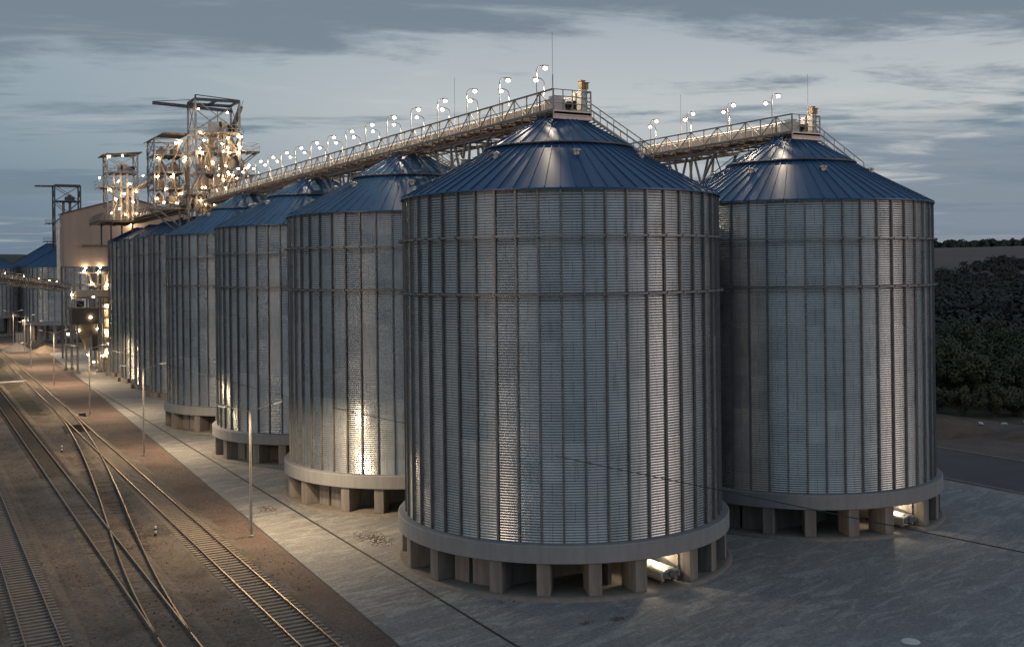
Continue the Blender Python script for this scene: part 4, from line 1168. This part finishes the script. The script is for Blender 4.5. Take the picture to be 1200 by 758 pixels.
# stains / rubble patches on the paving
mb = MB()
rr = random.Random(2)
def clods(cx_, cy_, rx, ry, n, zb=.10):
    for _ in range(n):
        a = rr.random()*2*pi; q = sqrt(rr.random()); s_ = rr.uniform(.015, .06)*(1.6-q)
        mb.ico((cx_+rx*q*cos(a), cy_+ry*q*sin(a), zb), s_, 1.3, 1, .6)
clods(-9.2, 9.6, 1.2, 2.6, 420); clods(-7.9, -7.3, .9, .5, 60); clods(-4.6, -12.9, .6, .35, 90); clods(-6.4, -12.6, .5, .3, 50); clods(-12.8, 22.5, .7, 1.4, 160)
o = mb.build('soil_clods', M['heapbrown']); o['kind'] = 'stuff'; o['label'] = 'scattered dark soil clods on the paving near the silo bases'; o['category'] = 'soil'

# loose stones and clods on the railway land
def scatter(name, mat, n, smin, smax, lab, cat_, seed, dens=None):
    rr = random.Random(seed); mb = MB()
    for _ in range(n):
        y = -30+110*rr.random()**1.5; x = rr.uniform(-36, edge(y)-.3)
        if dens and abs(sin(x*.55+seed)+sin(y*.33+x*.2)+rr.uniform(-.7, .7)) < dens: continue
        z = .03
        for c_ in (-19.5, -25.35, -31.15):
            if abs(x-c_) < 1.7: z = .165
        a = rr.uniform(smin, smax); i = len(mb.v); th = rr.random()*6.28
        for k in range(4): mb.v.append((x+a*cos(th+k*1.57)*rr.uniform(.6, 1.3), y+a*sin(th+k*1.57)*rr.uniform(.6, 1.3), z))
        mb.v.append((x+rr.uniform(-.3, .3)*a, y, z+a*rr.uniform(.5, 1.1)))
        for k in range(4): mb.f.append((i+k, i+(k+1) % 4, i+4))
    o = mb.build(name, mat); o['kind'] = 'stuff'; o['label'] = lab; o['category'] = cat_
scatter('loose_stones', M['rubble'], 9000, .018, .05, 'small loose stones on the railway ground', 'stones', 4)
scatter('dark_clods', M['heapbrown'], 9000, .02, .065, 'dark clods and dead weeds on the railway ground', 'clods', 8, .75)
scatter('weeds', M['leafC'], 4000, .03, .08, 'low dull weeds between the tracks', 'weeds', 15, 1.15)

# overhead cable
def ray(px_, py_, depth):
    # where the cable hangs: a camera-side construction of one long span (plan line, heights)
    return px_
A = Vector((-52.0, 175.0, 9.0)); pts = []
def cam2row(Xc, Yc): 
    return (-36.68 + .87257*Xc + .48849*Yc, -59.17 - .48849*Xc + .87257*Yc)
cab = [(-86, 220, 8.9), (-53.6, 143, 8.25), (-16.1, 85, 8.0), (4.9, 56, 8.0), (15.1, 42.6, 8.0), (18.3, 38.5, 8.0), (33, 19, 8.6)]
for k in range(len(cab)-1):
    for j in range(6):
        f = j/6; a, b_ = cab[k], cab[k+1]; q = [a[i]+(b_[i]-a[i])*f for i in range(3)]
        x, y = cam2row(q[0], q[1]); pts.append((x, y, q[2]))
x, y = cam2row(cab[-1][0], cab[-1][1]); pts.append((x, y, cab[-1][2]))
mb = MB(); mb.tube(pts, .022, 5); o = mb.build('overhead_cable', M['black']); tag(o, 'thin dark overhead cable sagging across the yard in front of the silos', 'cable')

# ================================================================== vegetation
def crown(rad, hgt, n, leaf, seed, mat):
    rr = random.Random(seed); mb = MB()
    cl = []
    for _ in range(26):
        a = rr.random()*2*pi; q = rr.random()**.6; z = rr.uniform(-.9, 1)
        rr_ = rad*q*sqrt(max(.05, 1-z*z*.8)); cl.append((rr_*cos(a), rr_*sin(a), hgt*.55+z*hgt*.40, rr.uniform(.22, .42)*rad))
    for _ in range(n):
        c = rr.choice(cl); v = Vector((rr.gauss(0, 1), rr.gauss(0, 1), rr.gauss(0, 1))).normalized()*c[3]*rr.uniform(.65, 1.05)
        p = Vector(c[:3])+v*Vector((1, 1, .8)).length/1.6
        nrm_ = (v.normalized()+Vector((rr.uniform(-.6, .6), rr.uniform(-.6, .6), rr.uniform(-.2, .8)))).normalized()
        a = nrm_.orthogonal().normalized(); b_ = nrm_.cross(a); th = rr.random()*6.28; a2 = a*cos(th)+b_*sin(th); b2 = nrm_.cross(a2)
        s_ = leaf*rr.uniform(.6, 1.4)
        mb.quad(p-a2*s_-b2*s_*.5, p+a2*s_*.2-b2*s_*.8, p+a2*s_+b2*s_*.4, p-a2*s_*.3+b2*s_*.8)
    return mb
def make_tree(seed, mat, rad, h):
    t = empty('leafy_tree'); rr = random.Random(seed+50)
    crown(rad, h, 4200, .17, seed, mat).build('crown', M[mat], t)
    mb = MB(); mb.tube([(0, 0, -.5), (.1, 0, h*.25), (.2, .1, h*.5), (.1, .2, h*.75)], [.22, .17, .11, .05], 8)
    for k in range(6):
        a = rr.random()*6.28; z = h*rr.uniform(.2, .6); mb.tube([(.1, 0, z), (rad*.4*cos(a), rad*.4*sin(a), z+h*.12), (rad*.75*cos(a), rad*.75*sin(a), z+h*.22)], [.09, .06, .02], 6)
    mb.build('trunk', M['bark'], t)
    return t
TV = [make_tree(1, 'leafA', 3.4, 7.0), make_tree(2, 'leafB', 3.9, 8.6), make_tree(3, 'leafC', 2.9, 5.4), make_tree(4, 'leafB', 3.1, 6.6)]
TL = ['olive green rounded tree in the dark wood beyond the side road', 'tall dark green tree in the wood beyond the side road',
      'low dull green bushy tree at the wood edge beyond the side road', 'narrower dark tree in the wood beyond the side road']
used = [False]*4; rr = random.Random(21)
def plant(x, y, v, s_):
    o = TV[v] if not used[v] else copy_tree(TV[v]); used[v] = True
    o.location = (x, y, HG(x, y) if x > 78 else 0); o.rotation_euler = (0, 0, rr.random()*6.28); o.scale = (s_, s_, s_*rr.uniform(.85, 1.15))
    tag(o, TL[v], 'tree', 'trees of the wood beyond the side road')
# first belt behind the dirt, then deeper
spots = []
def camrow(Xc, Yc): return (-36.68+.87257*Xc+.48849*Yc, -59.17-.48849*Xc+.87257*Yc)
for dep, n_t, sc0, vs in ((131, 7, .62, (2, 0, 2)), (140, 6, .95, (0, 1, 3)), (152, 6, 1.05, (0, 3, 1)), (168, 6, 1.1, (1, 0, 3)), (188, 7, 1.1, (1, 0, 2)), (212, 7, 1.1, (1, 3, 0)), (240, 7, 1.1, (1, 0, 3))):
    for k in range(n_t):
        f = (k+rr.uniform(.1, .9))/n_t; t_ = .375+.135*f                      # tan of the viewing angle to the right
        x, y = camrow(t_*dep, dep+rr.uniform(-4, 4)); plant(x, y, rr.choice(vs), sc0*rr.uniform(.8, 1.15))
def meadow(name, d0, d1, t0, t1, mat, lift=.25):
    mb = MB(); nn_ = 24
    for j in range(7):
        for i in range(nn_+1):
            t_ = t0+(t1-t0)*i/nn_; dd = d0+(d1-d0)*j/6+6*sin(i*.8+j); x, y = camrow(t_*dd, dd); mb.v.append((x, y, HG(x, y)+lift))
    for j in range(6):
        for i in range(nn_):
            a = j*(nn_+1)+i; mb.f.append((a, a+1, a+nn_+2, a+nn_+1))
    struct(mb.build(name, mat, smooth=True))
meadow('meadow', 345, 425, .36, .56, M['meadow']); meadow('far_meadow', 575, 690, .36, .56, M['meadow'], .6)
# farther woods: one mass each
def woods(name, rows, lab, mat, leaf, h, n):
    rr2 = random.Random(len(rows)*7+int(h)); mb = MB()
    for (t0, t1, d0, d1, dens) in rows:
        for _ in range(int(n*dens)):
            t_ = rr2.uniform(t0, t1); dd = rr2.uniform(d0, d1); x, y = camrow(t_*dd, dd); z0 = HG(x, y)
            bh = h*rr2.uniform(.3, 1.15); br = bh*rr2.uniform(.35, .75)
            for _k in range(90):
                v = Vector((rr2.gauss(0, 1), rr2.gauss(0, 1), rr2.gauss(0, 1))).normalized()
                if v.z < -.3: v.z = -v.z
                p = Vector((x, y, z0+bh*.45))+Vector((v.x*br, v.y*br, v.z*bh*.5))*rr2.uniform(.55, 1.15)
                a = v.orthogonal().normalized(); b_ = v.cross(a); s_ = leaf*rr2.uniform(.35, 1.5); th = rr2.random()*6.28; a2 = a*cos(th)+b_*sin(th); b2 = v.cross(a2)
                mb.quad(p-a2*s_-b2*s_*.6, p+a2*s_*.3-b2*s_, p+a2*s_+b2*s_*.5, p-a2*s_*.4+b2*s_)
    o = mb.build(name, M[mat]); o['kind'] = 'stuff'; o['label'] = lab; o['category'] = 'woodland'; return o
woods('far_woodland', [(.36, .53, 262, 330, .5), (.36, .53, 430, 560, .6), (.36, .53, 700, 960, 1.0), (.42, .53, 940, 1060, .4)], 'dark far woods in the valley beyond the yard', 'woods', .75, 10, 260)
woods('ridge_tree_line', [(.28, .60, 1590, 1640, 1.0)], 'line of dark trees along the far ridge', 'woods', 2.4, 15, 330)
woods('left_hill_woodland', [(-.60, -.30, 560, 700, .9)], 'dark wooded rise behind the distant silos at the left edge', 'woods', 2.0, 19, 260)
